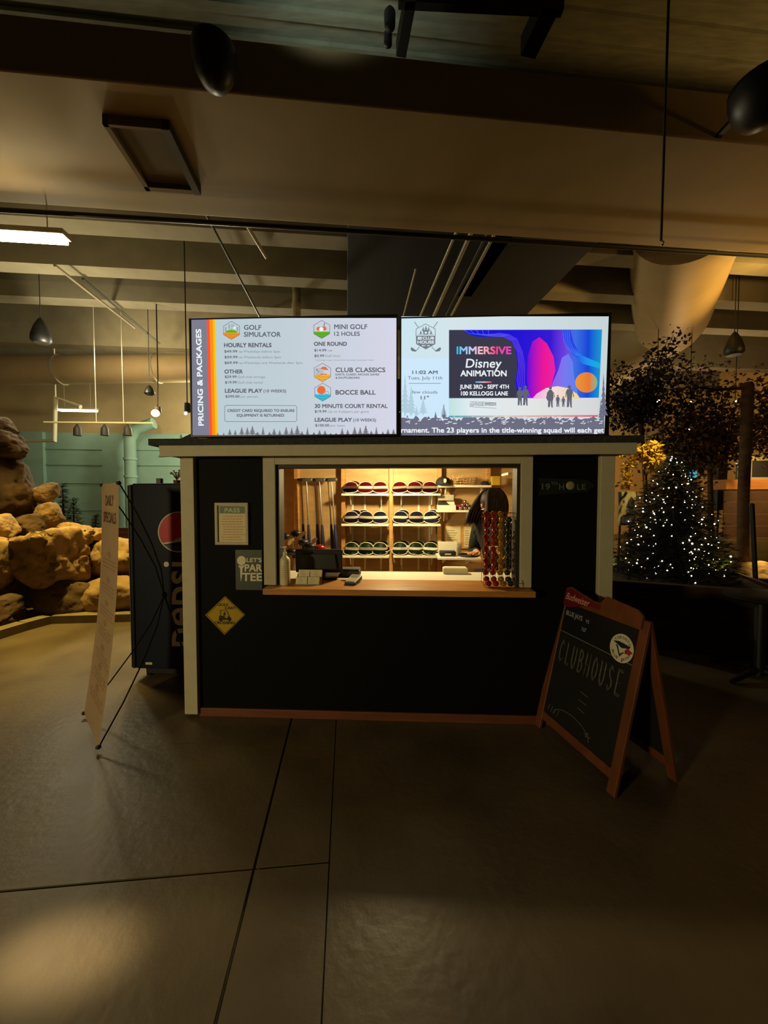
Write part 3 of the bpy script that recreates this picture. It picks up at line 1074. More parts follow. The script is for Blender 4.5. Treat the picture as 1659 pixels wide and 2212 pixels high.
e, o_ = badge(500, 713.5, 19.5, e_orange, 718)
for x_, y0, y1 in ((487.5, 707, 717), (495, 701, 711), (512.5, 707, 716)):
    line(o_, f3, [(x_, y1), (x_, y0)], 0.6)
    for k in range(4):
        y = y0 + 1 + k * 2.2
        line(o_, f3, [(x_ - 1.8, y), (x_, y - 1), (x_ + 1.8, y)], 0.5)
line(o_, f3, [(500.5, 700), (500.5, 712)], 0.6)
line(o_, f3, [(500.5, 700.5), (505.5, 703), (500.5, 705)], 0.6)
obj('emblem_outline', o_, e_gray, e)
mb = MB()
flat(mb, f2, [(486, 718)] + oval(499.5, 719, 13, 7, 14, pi * 1.03, pi * 1.97) + [(513, 718)])
obj('green_hill', mb, e_grn, e)
mb = MB()
flat(mb, f2, oval(506.5, 708, 2.6, 2.4, 14))
obj('white_ball', mb, e_white, e)

e, o_ = badge(695, 711.5, 19.5, e_grn, 716)
line(o_, f3, [(701, 698), (699.5, 705)], 1.6)
obj('emblem_outline', o_, e_gray, e)
mb = MB()
flat(mb, f2, oval(687.5, 710, 4, 4.2) )
flat(mb, f2, oval(701.5, 709.5, 4, 4.2))
flat(mb, f2, [(687.5, 705.8), (701.5, 705.4), (701.5, 713.6), (687.5, 714)])
obj('putter_head_drawing', mb, e_brick, e)
mb = MB()
flat(mb, f3, oval(694, 711, 4.6, 4.8, 20))
obj('white_ball', mb, e_white, e)

e, o_ = badge(696.5, 804.5, 20, e_gold, 809)
for r_ in (8, 5.2, 2.5):
    line(o_, f3, oval(689.5, 803.5, r_, r_, 20), 0.6, True)
line(o_, f3, [(683, 797), (689.5, 803.5)], 1.0)
obj('emblem_outline', o_, e_gray, e)
mb = MB()
flat(mb, f2, [(692, 796), (696, 792), (703, 792), (710, 799), (700, 799), (696, 797)])
flat(mb, f2, [(692, 807), (706, 807), (706, 809), (692, 809)])
flat(mb, f2, [(682, 796), (685, 796.5), (685.5, 799.5), (682.5, 799)])
obj('game_drawing', mb, e_brick, e)

e, o_ = badge(697, 847, 19.5, e_cyan, 851.5)
line(o_, f3, oval(706, 848.5, 3.6, 3.6, 18), 0.6, True)
obj('emblem_outline', o_, e_gray, e)
mb = MB()
flat(mb, f2, oval(694, 842.5, 9, 9, 28))
bb_ = obj('orange_ball', mb, e_brick, e)
mb = MB()
for k in (-4.5, 0, 4.5):
    line(mb, f3, [(694 + k * 1.2, 842.5 - 8 + abs(k) * 0.5), (694 + k * 0.8, 842.5), (694 + k * 1.2, 850.5 - abs(k) * 0.5)], 0.5)
    line(mb, f3, [(694 - 8 + abs(k) * 0.5, 842.5 + k), (694 + 8 - abs(k) * 0.5, 842.5 + k)], 0.5)
obj('ball_seam', mb, e_redo, e)

# second screen
t2, b2, hw2, hh2 = screen_unit((864, 1318, 680, 942.5), 'glowing screen with shield emblem, clock and blue event poster')
g0, g1, g2, g3, g4, g5 = (screen_fn(b2, k) for k in (0, 1, 2, 3, 4, 5))
mb = MB()
flat(mb, g0, [(866.5, 683), (1315.5, 683), (1306, 938), (867, 940)])
obj('lit_panel', mb, emit_ramp('event_background', [(0, rgb(204, 230, 240)), (0.3, rgb(212, 228, 232)), (1, rgb(198, 212, 216))], -0.7, 0.7), t2)
mb = MB()
flat(mb, g1, [(867, 773.5), (970.5, 773.5), (970, 940), (867, 940)])
obj('clock_panel', mb, emit('screen_ice', rgb(206, 232, 252)), t2)
e_ink = emit('screen_ink', rgb(98, 100, 112))
mb = MB()
words(mb, g3, '11:02 AM', 891, 945, 807.5, 7.4, .03)
words(mb, g3, 'Tues, July 11th', 881, 955.5, 819.5, 7.4)
words(mb, g3, 'few clouds', 890, 945, 850, 7.2)
words(mb, g3, '11\u00b0', 909, 926.5, 862.5, 7.4, .03)
line(mb, g3, [(884, 828), (951.5, 828)], 1.0)
obj('clock_lettering', mb, e_ink, t2)
# pale firs behind the clock, dark forest along the foot
mb = MB()
for cx, by, h, w_ in ((875, 898, 92, 26), (888, 898, 68, 26), (914, 896, 40, 22), (958, 896, 24, 16), (900, 898, 22, 14)):
    fir(mb, g2, cx, by, h, w_, 7)
obj('pale_firs', mb, emit('screen_pale_fir', rgb(176, 206, 220)), t2)
mb = MB()
top = []
rt = random.Random(11)
x = 867.0
up_ = True
while x < 1306:
    top.append((x, 903 + rt.uniform(-7, 7) * (1 if up_ else -0.2)))
    up_ = not up_
    x += rt.uniform(3, 7)
flat(mb, g2, top + [(1306, 938), (867, 940)])
for cx, by, h, w_ in ((941, 908, 20, 12), (959, 906, 34, 16), (1304, 906, 100, 20), (1298, 906, 44, 12), (880, 908, 12, 14)):
    fir(mb, g2, cx, by, h, w_, 6)
fs_ = obj('forest_silhouette', mb, emit('screen_dusk', rgb(110, 110, 130)), t2)
mb = MB()
for k in range(120):
    x = rt.uniform(870, 1298)
    y = rt.uniform(899, 916)
    w_ = rt.uniform(2, 9)
    flat(mb, g3, [(x, y), (x + w_, y - 1.2), (x + w_ * 0.8, y + 0.6), (x + 1, y + 1.2)])
obj('snow_marks', mb, e_white, fs_)
mb = MB()
words(mb, g3, 'rnament. The 23 players in the title-winning squad will each get', 867, 1304.5, 934.2, 11, .028)
obj('ticker_lettering', mb, e_white, t2)
# club house emblem
mb = MB()
cx = 919.5
line(mb, g3, [(cx, 699.5), (940, 710.5), (940.5, 725)], 1.2)
line(mb, g3, [(cx, 699.5), (899, 710.5), (898.6, 725)], 1.2)
flat(mb, g3, [(898.5, 725), (940.5, 725), (940.3, 743), (cx + 0.5, 754.5), (899, 743)])
line(mb, g3, [(902, 722.3), (937, 722.3)], 0.7)
flat(mb, g3, [(914.5, 722), (914.5, 716.5), (911.5, 716.5), (920, 711), (928, 716.5), (925, 716.5), (925, 722)])
for x_, by, h in ((909, 722, 9), (914, 715, 10), (920, 712, 9), (926, 715, 10), (931, 722, 10)):
    fir(mb, g3, x_, by, h, 7, 3)
line(mb, g3, [(895.5, 695.5), (903.5, 707)], 1.4)
line(mb, g3, [(945, 695.5), (936.8, 707)], 1.4)
line(mb, g3, [(906, 749.5), (899.5, 757)], 1.4)
line(mb, g3, [(933, 749.5), (940, 757)], 1.4)
flat(mb, g3, [(900, 757.5), (898, 759.5), (890, 758.5), (886.8, 754), (888, 750), (891, 751)])
flat(mb, g3, [(939.5, 757.5), (941.5, 759.5), (949.5, 758.5), (952.8, 754), (951.5, 750), (948.5, 751)])
em = obj('shield_emblem', mb, emit('screen_emblem', rgb(112, 124, 134)), t2)
mb = MB()
words(mb, g4, 'CLUB', 913, 937.5, 733.2, 6, .03)
words(mb, g4, 'HOUSE', 902, 937.5, 742, 6.4, .03)
words(mb, g4, 'EST. 20', 911.5, 928, 748, 3, .02)
flat(mb, g4, [(902, 727.5), (911.5, 727.5), (910.6, 730.3), (911.5, 733.5), (902, 733.5), (902.8, 730.3)])
flat(mb, g4, [(917.5, 716.5), (922, 716.5), (922, 720.5), (917.5, 720.5)])
obj('emblem_lettering', mb, e_white, em)
mb = MB()
words(mb, g5, 'THE', 903.5, 910, 732.2, 3.4, .01)
obj('emblem_small_lettering', mb, emit('screen_emblem2', rgb(112, 124, 134)), em)

# event poster on the screen
lpx = lambda x_: kp(x_, 800, YT).x - b2.x
mb = MB()
flat(mb, g1, [(970, 712.5), (1301, 711.5), (1291.5, 900), (970, 902)])
po = obj('event_poster', mb, emit_ramp('poster_paper', [(0, rgb(190, 226, 224)), (0.15, rgb(226, 236, 240)), (0.6, rgb(226, 228, 226)), (1, rgb(214, 214, 216))], lpx(970), lpx(1291)), t2)
mb = MB()
flat(mb, g2, [(970, 712.5), (1301, 711.5), (1294, 859), (970, 860)])
obj('poster_sky', mb, emit_ramp('poster_sky', [(0, rgb(30, 20, 214)), (0.45, rgb(52, 26, 210)), (0.6, rgb(110, 60, 220)), (0.72, rgb(60, 110, 226)), (0.86, rgb(20, 70, 214)), (1, rgb(30, 150, 206))], lpx(1100), lpx(1298)), po)
# soft colour sweeps instead of any figures
swp = [
    ('magenta_sweep', [(0, rgb(90, 16, 216)), (0.4, rgb(236, 24, 150)), (0.8, rgb(232, 40, 176)), (1, rgb(150, 70, 220))], 1138, 1230,
     [(1142, 860), (1138, 812), (1140, 770), (1150, 738), (1165, 728), (1182, 742), (1196, 770), (1200, 800), (1192, 830), (1204, 860)]),
    ('violet_sweep', [(0, rgb(150, 90, 226)), (0.5, rgb(120, 120, 240)), (1, rgb(90, 130, 236))], 1190, 1250,
     [(1186, 860), (1194, 826), (1206, 800), (1214, 772), (1228, 764), (1238, 782), (1240, 812), (1246, 836), (1250, 860)]),
    ('amber_glow', [(0, rgb(236, 150, 60)), (0.6, rgb(230, 120, 50)), (1, rgb(60, 190, 160))], 1244, 1294,
     oval(1267, 826, 24, 22, 28)),
    ('cyan_ribbon', [(0, rgb(40, 70, 230)), (0.5, rgb(30, 150, 236)), (1, rgb(20, 180, 220))], 1240, 1298,
     [(1214, 712), (1232, 712), (1240, 742), (1258, 768), (1296, 784), (1296, 796), (1260, 786), (1236, 764), (1220, 738)]),
    ('pale_arc', [(0, rgb(236, 150, 226)), (0.5, rgb(244, 220, 216)), (1, rgb(236, 214, 150))], 1140, 1250,
     [(1150, 861), (1160, 850), (1180, 838), (1204, 834), (1226, 838), (1246, 850), (1254, 861)]),
]
for i, (nm, stops, x0_, x1_, pts) in enumerate(swp):
    mb = MB()
    flat(mb, screen_fn(b2, 2.3 + 0.12 * i), pts)
    obj(nm, mb, emit_ramp('poster_' + nm, stops, lpx(x0_), lpx(x1_)), po)
mb = MB()
flat(mb, g3, [(970, 712.6), (1001, 712.6), (1010, 721), (1030, 727), (1060, 727.5), (1084, 727), (1102, 735), (1112, 750), (1117, 775), (1117, 800), (1113, 825), (1117, 845), (1124, 859.6), (970, 860)])
obj('poster_night', mb, emit('poster_charcoal', rgb(58, 58, 74)), po)
mb = MB()
for k in range(5):
    o = k * 2.6
    line(mb, g3, [(1003 + o * 5, 713), (1014 + o * 4, 720 + k), (1060 + o * 2, 726 - k * 1.6), (1088 + o * 1.2, 727 - k), (1106 + o, 736 - k), (1118 + o, 760), (1121 + o * 1.2, 790), (1117 + o * 1.5, 820), (1121 + o * 1.3, 842), (1128 + o * 1.6, 859)], 0.8)
for k in range(4):
    line(mb, g3, [(1216 + k * 4.5, 713), (1218 + k * 4, 735), (1226 + k * 4, 752), (1244 + k * 3, 768)], 0.7)
obj('light_trails', mb, emit_ramp('poster_trails', [(0, rgb(60, 120, 250)), (0.5, rgb(130, 80, 250)), (1, rgb(80, 160, 250))], lpx(1000), lpx(1260)), po)
mb = MB()
words(mb, g4, 'IMMERSIVE', 987, 1104, 764.5, 16.5, .03)
obj('headline_lettering', mb, emit_ramp('poster_headline', [(0, rgb(40, 190, 226)), (0.25, rgb(190, 200, 240)), (0.45, rgb(250, 190, 200)), (0.7, rgb(244, 70, 140)), (1, rgb(230, 70, 200))], lpx(987), lpx(1104)), po)
mb = MB()
words(mb, g4, 'Disney', 1006, 1082, 794, 20, .01, 0.12)
words(mb, g4, 'ANIMATION', 995, 1094, 812.5, 13, .025)
words(mb, g4, 'JUNE 3RD - SEPT 4TH', 993.5, 1099, 839.5, 9, .03)
words(mb, g4, '100 KELLOGG LANE', 996, 1097, 854, 9, .03)
obj('poster_lettering', mb, e_white, po)
mb = MB()
flat(mb, g4, [(1027, 824), (1062, 824), (1062, 826.6), (1027, 826.6)])
obj('colour_bar', mb, emit_ramp('poster_bar', [(0, rgb(30, 190, 230)), (0.5, rgb(240, 200, 210)), (1, rgb(240, 60, 100))], lpx(1027), lpx(1062)), po)
mb = MB()
words(mb, g4, 'LIGHTHOUSE', 1015, 1045, 877, 8, .01)
words(mb, g4, 'IMMERSIVE', 1047, 1072, 876.5, 7, .02)
line(mb, g4, [(1015, 867), (1072, 870)], 0.7)
line(mb, g4, [(1015, 878.5), (1072, 882)], 0.7)


def walker(cx, by, h, kind):
    s_ = h / 44.0
    P_ = lambda pts: flat(mb, g4, [(cx + x_ * s_, by - y_ * s_) for x_, y_ in pts])
    P_(oval(0, 40.5, 3.2, 3.6, 12))
    if kind == 'coat':
        P_([(-3, 36.5), (3, 36.5), (6, 30), (6.5, 20), (5, 14), (-6, 14), (-9, 20), (-6, 30)])
    else:
        P_([(-4, 36.5), (4, 36.5), (6.5, 32), (5, 19), (-4.5, 19), (-6.5, 32)])
    P_([(-4.5, 20), (0.3, 20), (-0.6, 2), (-3, 0), (-5, 1)])
    P_([(-0.5, 20), (4.8, 20), (4.6, 2), (6, 0), (2, 0)])
    P_([(5.5, 33), (7, 31), (9.5, 21), (8, 20.5)])
    P_([(-5.5, 33), (-7, 31), (-8, 20), (-6.6, 20)])


for a in ((1123, 876, 40, 'x'), (1135, 876, 43, 'x'), (1189, 880, 46, 'coat'), (1205, 879, 26, 'x'), (1217, 879, 23, 'x'), (1230, 880, 48, 'x')):
    walker(*a)
obj('silhouette_print', mb, e_ink, po)
mb = MB()
flat(mb, g3, [(970, 898), (1292, 896.5), (1291.5, 900), (970, 902)])
obj('poster_edge', mb, emit_ramp('poster_edge', [(0, rgb(60, 160, 180)), (0.4, rgb(220, 200, 190)), (1, rgb(226, 84, 110))], lpx(970), lpx(1292)), po)

# ---------------------------------------------------------------- signs fixed to the booth front
m_yel = mat('yellow_sign_enamel', rgb(250, 206, 30), 0.5, vary=0.12, scale=10)
m_ink = mat('black_sign_ink', rgb(16, 15, 12), 0.6)
m_signg = mat('green_sign_enamel', rgb(62, 70, 56), 0.5, vary=0.25, scale=12)
m_signw = mat('cream_sign_ink', rgb(226, 218, 186), 0.55)


def front_fn(base, y):
    def fn(px, py):
        p = kp(px, py, y)
        return Vector((p.x - base.x, y - base.y, p.z - base.z))
    return fn


def base_at(px, py, y=0.0):
    return kp(px, py, y)


# framed notice
b = base_at(500, 1177)
n_ = thing('framed_notice', 'cream framed notice headed PASS on the dark booth wall', 'notice', kw(*b), BROT)
fn = front_fn(b, -0.014)
A, B = fn(464, 1086), fn(537, 1177)
fm = MB()
x0, x1, z0, z1 = A.x, B.x, B.z, A.z
tw = 0.020
for q in ((x0, x1, z0, z0 + tw), (x0, x1, z1 - tw, z1), (x0, x0 + tw, z0 + tw, z1 - tw), (x1 - tw, x1, z0 + tw, z1 - tw)):
    fm.box(q[0], q[1], -0.022, -0.001, q[2], q[3], 0.002)
obj('frame', fm, m_cream, n_)
pp = obj('paper', MB().box(x0 + tw, x1 - tw, -0.010, -0.002, z0 + tw, z1 - tw), mat('notice_paper', rgb(226, 206, 160), 0.7), n_)
fn = front_fn(b, -0.0107)
mb = MB()
flat(mb, fn, [(474, 1093), (530.5, 1093.5), (530.5, 1109.5), (474, 1109)])
hd_ = obj('header_band', mb, mat('notice_header', rgb(122, 132, 108), 0.7), n_)
mb = MB()
words(mb, front_fn(b, -0.0114), 'PASS', 485.5, 518, 1106.5, 9, .03)
obj('header_lettering', mb, mat('notice_header_ink', rgb(196, 200, 168), 0.7), n_)
mb = MB()
rr = random.Random(2)
for k in range(10):
    y = 1115 + k * 5.6
    x = 477 + rr.uniform(0, 6)
    while x < 526 - rr.uniform(0, 8):
        w_ = rr.uniform(3, 8)
        flat(mb, front_fn(b, -0.0112), [(x, y), (x + w_, y), (x + w_, y + 1.1), (x, y + 1.1)])
        x += w_ + 1.6
obj('small_print', mb, mat('faded_red_print', rgb(176, 120, 96), 0.7), n_)

# tee sign
b = base_at(538, 1275)
s_ = thing('tee_sign', 'dark green metal sign with golf tee and LET\'S PAR TEE lettering', 'sign', kw(*b), BROT)
fn = front_fn(b, -0.006)
A, B = fn(508, 1187.5), fn(566.5, 1275)
obj('sign_plate', MB().box(A.x, B.x, -0.006, -0.001, B.z, A.z, 0.0015), m_signg, s_)
fn = front_fn(b, -0.0066)
mb = MB()
words(mb, fn, "LET'S", 533, 565, 1214, 9, .025)
words(mb, fn, 'PAR', 529, 565.5, 1234, 15.5, .03)
words(mb, fn, 'TEE', 524, 565.5, 1254.5, 17.5, .03)
obj('sign_lettering', mb, m_signw, s_)
mb = MB()
flat(mb, fn, oval(521.5, 1211, 9.5, 10, 28))
flat(mb, fn, [(514, 1222), (529, 1221.5), (524, 1228), (522.5, 1245), (520.5, 1257), (519.3, 1245), (518.8, 1228)])
obj('tee_drawing', mb, m_signw, s_)

# golf cart diamond
b = base_at(487, 1371)
s_ = thing('crossing_sign', 'yellow diamond GOLF CART CROSSING sign on the dark booth wall', 'sign', kw(*b), BROT)
dm = [(486.5, 1287.5), (529.5, 1328), (485, 1371.5), (443.5, 1328.5)]
fn = front_fn(b, -0.005)
pl = MB()
pl.poly([fn(*p) for p in dm])
bmesh.ops.solidify(pl.b, geom=pl.b.faces[:], thickness=0.004)
obj('sign_plate', pl, m_yel, s_)
fn = front_fn(b, -0.0068)
mb = MB()
q = [(486.5, 1290), (527, 1328.2), (485.2, 1369), (446, 1328.5)]
line(mb, fn, q, 1.0, True)
obj('sign_border', mb, m_ink, s_)
fn = front_fn(b, -0.0069)
mb = MB()
words(mb, fn, 'GOLF', 469, 493, 1309, 6, .02)
words(mb, fn, 'CART', 486, 509, 1316, 6, .02)
words(mb, fn, 'CROSSING', 463, 507, 1348, 6, .02)
obj('sign_lettering', mb, m_ink, s_)
mb = MB()
line(mb, fn, [(474.5, 1319), (486, 1318), (490, 1320), (495, 1331)], 1.1)
line(mb, fn, [(476, 1319), (477, 1331)], 1.0)
flat(mb, fn, [(473, 1333), (474, 1330), (484, 1330.5), (487, 1335), (491, 1335), (493, 1330), (498, 1334), (500, 1339), (472.5, 1340)])
flat(mb, fn, oval(477, 1339.5, 3.2, 3.2, 14))
flat(mb, fn, oval(496, 1339, 3.2, 3.2, 14))
flat(mb, fn, [(483, 1323), (486, 1322), (487, 1329), (483, 1330)])
obj('cart_drawing', mb, m_ink, s_)

# arrow sign on the right
b = base_at(1222, 1070)
s_ = thing('arrow_sign', 'faded dark green arrow sign with golf ball letter, right of the hatch', 'sign', kw(*b), BROT)
fn = front_fn(b, -0.006)
pl = MB()
pl.poly([fn(*p) for p in [(1161.5, 1032.5), (1268, 1036), (1285, 1049), (1268, 1062), (1161.5, 1070), (1168, 1051)]])
bmesh.ops.solidify(pl.b, geom=pl.b.faces[:], thickness=0.005)
obj('sign_plate', pl, mat('moss_sign_board', rgb(46, 52, 40), 0.6, vary=0.3, scale=10), s_)
mb = MB()
fn = front_fn(b, -0.0085)
words(mb, fn, '19', 1171, 1188, 1057, 13, .02)
words(mb, fn, 'TH', 1190, 1204, 1048, 8, .0)
words(mb, fn, 'H', 1208, 1218, 1058, 14, .01)
words(mb, fn, 'L', 1247, 1254, 1058, 13, .01)
words(mb, fn, 'E', 1257, 1265, 1057, 12, .01)
obj('sign_lettering', mb, mat('worn_sign_ink', rgb(96, 104, 92), 0.6), s_)
p = kp(1232, 1049, -0.008)
obj('ball_relief', MB().ball((p.x - b.x, -0.008, p.z - b.z), 0.030, 3, (1, 0.35, 1)), mat('worn_ball', rgb(150, 142, 108), 0.5), s_, 60)

# ---------------------------------------------------------------- things on the counter and inside the booth
def on_booth(name, label, cat, x, y, z, rz=0.0, group=None):
    return thing(name, label, cat, kw(x, y, z), BROT + rz, group)


ZK = ZC + 0.0005
# pump bottle
p = kp(616, 1262, 0.02)
t = on_booth('pump_bottle', 'cream pump bottle of hand cleaner at the left end of the counter', 'bottle', p.x, 0.02, ZK)
m_cbot = mat('cream_bottle_plastic', rgb(216, 206, 168), 0.4, vary=0.06)
r_ = 0.037
obj('bottle_body', MB().lathe([(0.0, 0.0), (r_ * 0.94, 0.0), (r_, 0.008), (r_, 0.17), (r_ * 0.92, 0.188), (r_ * 0.55, 0.203), (0.014, 0.21), (0.014, 0.225), (0, 0.225)], (0, 0, 0), 28), m_cbot, t, 40)
pm = MB().lathe([(0.0, 0.222), (0.0145, 0.222), (0.0145, 0.236), (0.006, 0.24), (0.006, 0.262), (0.012, 0.264), (0.012, 0.274), (0, 0.276)], (0, 0, 0), 18)
pm.tube([(0.004, 0, 0.27), (-0.03, -0.012, 0.271), (-0.042, -0.016, 0.262)], [0.006, 0.005, 0.004], 8)
obj('pump', pm, m_cbot, t, 40)
lb = MB()
for k in range(7):
    z = 0.05 + 0.014 * k
    a0_, a1_ = -2.2, -1.0 - 0.05 * (k % 3)
    pts = [(r_ * 1.004 * cos(a0_ + (a1_ - a0_) * i / 8), r_ * 1.004 * sin(a0_ + (a1_ - a0_) * i / 8)) for i in range(9)]
    for i in range(8):
        lb.poly([(pts[i][0], pts[i][1], z), (pts[i + 1][0], pts[i + 1][1], z), (pts[i + 1][0], pts[i + 1][1], z + 0.004), (pts[i][0], pts[i][1], z + 0.004)])
obj('faint_print', lb, mat('faint_print', rgb(176, 166, 124), 0.5), t)

# business card rack
p = kp(665, 1262, 0.03)
t = on_booth('card_rack', 'small rack of cream cards in four stacks beside the pump bottle', 'card rack', p.x, 0.02, ZK)
m_card = mat('cream_card', rgb(222, 212, 168), 0.6, vary=0.05)
rk = MB()
rk.box(-0.088, 0.088, -0.005, 0.075, 0.0, 0.006)
rk.prism([(-0.01, 0.0), (0.078, 0.0), (0.078, 0.07)], -0.09, -0.087, 'YZ')
rk.prism([(-0.01, 0.0), (0.078, 0.0), (0.078, 0.07)], 0.087, 0.09, 'YZ')
obj('rack', rk, mat('clear_rack', rgb(170, 164, 140), 0.25), t)
pr = random.Random(9)
for (x0_, y0_, z0_) in ((-0.086, -0.004, 0.006), (0.002, -0.004, 0.006), (-0.076, 0.032, 0.052), (0.012, 0.032, 0.052)):
    c_ = MB()
    M = Matrix.Translation((x0_, y0_, z0_)) @ Matrix.Rotation(R(-18), 4, 'X')
    c_.box(0, 0.082, 0, 0.03, 0, 0.05, 0.001, M)
    st_ = obj('card_stack', c_, m_card, t)
    tx = MB()
    for k in range(3):
        w_ = pr.uniform(0.02, 0.045)
        xa = pr.uniform(0.008, 0.03)
        zz = 0.012 + 0.012 * k
        tx.poly([M @ Vector((xa, -0.0006, zz)), M @ Vector((xa + w_, -0.0006, zz)), M @ Vector((xa + w_, -0.0006, zz + 0.002)), M @ Vector((xa, -0.0006, zz + 0.002))])
    obj('card_print', tx, mat('card_ink', rgb(110, 100, 70), 0.6), st_)

# point-of-sale monitor, seen from its back
p = kp(692, 1252, 0.30)
t = on_booth('till_monitor', 'black till monitor seen from behind on the counter', 'monitor', p.x, 0.28, ZC, 0.0)
MW = (kp(741, 1220, 0.26).x - kp(640, 1220, 0.26).x) / 2
zt_ = kp(690, 1187, 0.26).z - ZC
mo = MB()
mo.box(-MW, MW, -0.028, 0.0, 0.045, zt_ + 0.006, 0.008, Matrix.Rotation(R(4), 4, 'X'))
shl = obj('monitor_shell', mo, m_black, t)
mo = MB()
mo.prism([(-MW * 0.78, zt_ * 0.35), (MW * 0.78, zt_ * 0.35), (MW * 0.70, zt_ * 0.86), (-MW * 0.70, zt_ * 0.86)], -0.062, -0.028)
obj('back_cover', mo, m_black, t)
obj('stand_neck', MB().box(-0.05, 0.05, -0.03, 0.02, 0.01, 0.14, 0.006), m_black, t)
obj('stand_base', MB().box(-0.14, 0.15, -0.10, 0.12, 0.0, 0.018, 0.006), m_black, t)
mb = MB()
for k in range(6):
    mb.box(MW * 0.25 + k * 0.012, MW * 0.25 + k * 0.012 + 0.008, -0.032 + zt_ * 0.0, -0.028, zt_ * 0.82, zt_ * 0.835)
obj('vent', mb, m_dark, t)
p = kp(762, 1243, 0.34)
t = on_booth('receipt_printer', 'flat black receipt printer behind the card terminal', 'printer', p.x - 0.02, 0.36, ZC)
obj('printer_body', MB().box(-0.075, 0.08, -0.06, 0.07, 0.0, 0.052, 0.008), m_black, t)
obj('printer_lid', MB().box(-0.07, 0.075, -0.05, 0.06, 0.0525, 0.062, 0.004), mat('grey_lid', rgb(74, 72, 66), 0.4), t)
# card terminal
p = kp(764, 1258, 0.10)
t = on_booth('card_terminal', 'grey card payment terminal lying on the wooden counter', 'terminal', p.x, 0.09, ZK, R(-14))
M = Matrix.Rotation(R(9), 4, 'X')
obj('terminal_body', MB().box(-0.042, 0.042, -0.075, 0.08, 0.0, 0.034, 0.007, M), m_black, t)
obj('top_plate', MB().box(-0.037, 0.037, -0.07, 0.075, 0.0345, 0.038, 0.001, M), mat('grey_terminal', rgb(170, 166, 148), 0.4), t)
obj('terminal_display', MB().box(-0.028, 0.028, 0.008, 0.062, 0.0385, 0.0395, 0, M), mat('lcd_grey', rgb(120, 128, 112), 0.25), t)
kb = MB()
for i in range(3):
    for j in range(4):
        kb.box(-0.027 + i * 0.02, -0.013 + i * 0.02, -0.062 + j * 0.016, -0.051 + j * 0.016, 0.0385, 0.041, 0.001, M)
obj('keypad', kb, mat('pale_keys', rgb(206, 200, 176), 0.5), t)
q0 = kp(735, 1255, 0.12)
tag(obj('cable', MB().tube([kw(q0.x, 0.16, ZC + 0.006), kw(q0.x + 0.05, 0.12, ZC + 0.010), kw(q0.x + 0.09, 0.15, ZC + 0.006), kw(q0.x + 0.13, 0.19, ZC + 0.012)], 0.004, 6), m_black, None, 60), 'thin black cable running to the card terminal', 'cable')

# golf ball rack
RX_0, RX_1 = kp(1043, 1180, 0.06).x, kp(1121, 1180, 0.06).x
zr = kp(1080, 1108, 0.03).z - ZC
t = on_booth('ball_rack', 'tall wire rack of coloured golf balls on the counter by the hatch edge', 'ball rack', (RX_0 + RX_1) / 2, 0.06, ZK)
hw = (RX_1 - RX_0) / 2
m_wire = mat('copper_wire', rgb(150, 92, 60), 0.3, metal=0.6)
wm = MB()
NC = 5
pit = 2 * hw / NC
for yy in (-0.032, 0.036):
    for i in range(NC + 1):
        x = -hw + pit * i
        wm.tube([(x, yy, 0.012), (x, yy, zr)], 0.0016, 5)
    for i in range(NC):
        x = -hw + pit * (i + 0.5)
        wm.tube([(x, yy, 0.05), (x, yy, zr)], 0.0012, 5)
    for z in (0.012, 0.16, 0.32, zr - 0.03, zr):
        wm.tube([(-hw, yy, z), (hw, yy, z)], 0.0018, 5)
for i in range(NC + 1):
    x = -hw + pit * i
    for z in (0.012, zr - 0.03, zr):
        wm.tube([(x, -0.032, z), (x, 0.036, z)], 0.0014, 5)
obj('wire_frame', wm, m_wire, t)
wm = MB()
for x in (-hw, hw):
    wm.tube([(x, -0.032, 0.15), (x, -0.095, 0.035), (x, -0.095, 0.004), (x, -0.032, 0.004)], 0.0018, 5)
for z, y in ((0.035, -0.095), (0.004, -0.095)):
    wm.tube([(-hw, y, z), (hw, y, z)], 0.0018, 5)
obj('front_chute', wm, m_wire, t)
br_ = 0.0212
bcols = [('red', rgb(120, 10, 7), 11), ('orange red', rgb(150, 36, 9), 11), ('yellow', rgb(160, 116, 12), 11), ('dark green', rgb(14, 44, 20), 10), ('dark purple', rgb(36, 24, 34), 8)]
protoB = {}
base_r = ((RX_0 + RX_1) / 2, 0.06)


def ordw(n):
    return ('first', 'second', 'third', 'fourth', 'fifth', 'sixth', 'seventh', 'eighth', 'ninth', 'tenth', 'eleventh', 'twelfth', 'thirteenth')[n]


for ci, (cn, cc, num) in enumerate(bcols):
    m = mat(cn.replace(' ', '_') + '_ball', cc, 0.12, vary=0.05)
    b0 = MB().ball((0, 0, 0), br_, 3)
    pr_ = None
    x = base_r[0] - hw + pit * (ci + 0.5)
    total = num + 1
    for k in range(num):
        z = ZK + 0.072 + br_ + k * (br_ * 2.0 - 0.0004)
        lab = '%s golf ball, %s from the top of its column in the wire rack' % (cn, ordw(num - 1 - k))
        loc = kw(x + (0.004 if k % 2 else -0.004), base_r[1], z)
        if pr_ is None:
            pr_ = obj('golf_ball', b0, m, None, 60)
            o = pr_
        else:
            o = pr_.copy()
            COL.objects.link(o)
        o.location = loc
        tag(o, lab, 'ball', cn + ' balls in the rack')
    for k, (dx, dy) in enumerate(((0.0, -0.014), (0.003, -0.064))):
        if ci == 4 and k == 1:
            continue
        o = pr_.copy()
        COL.objects.link(o)
        o.location = kw(x + dx, base_r[1] + dy, ZK + br_ + (0.026 if k == 0 else 0.006))
        tag(o, '%s golf ball lying %s in the chute at the foot of the rack' % (cn, ('behind', 'in front')[k]), 'ball', cn + ' balls in the rack')

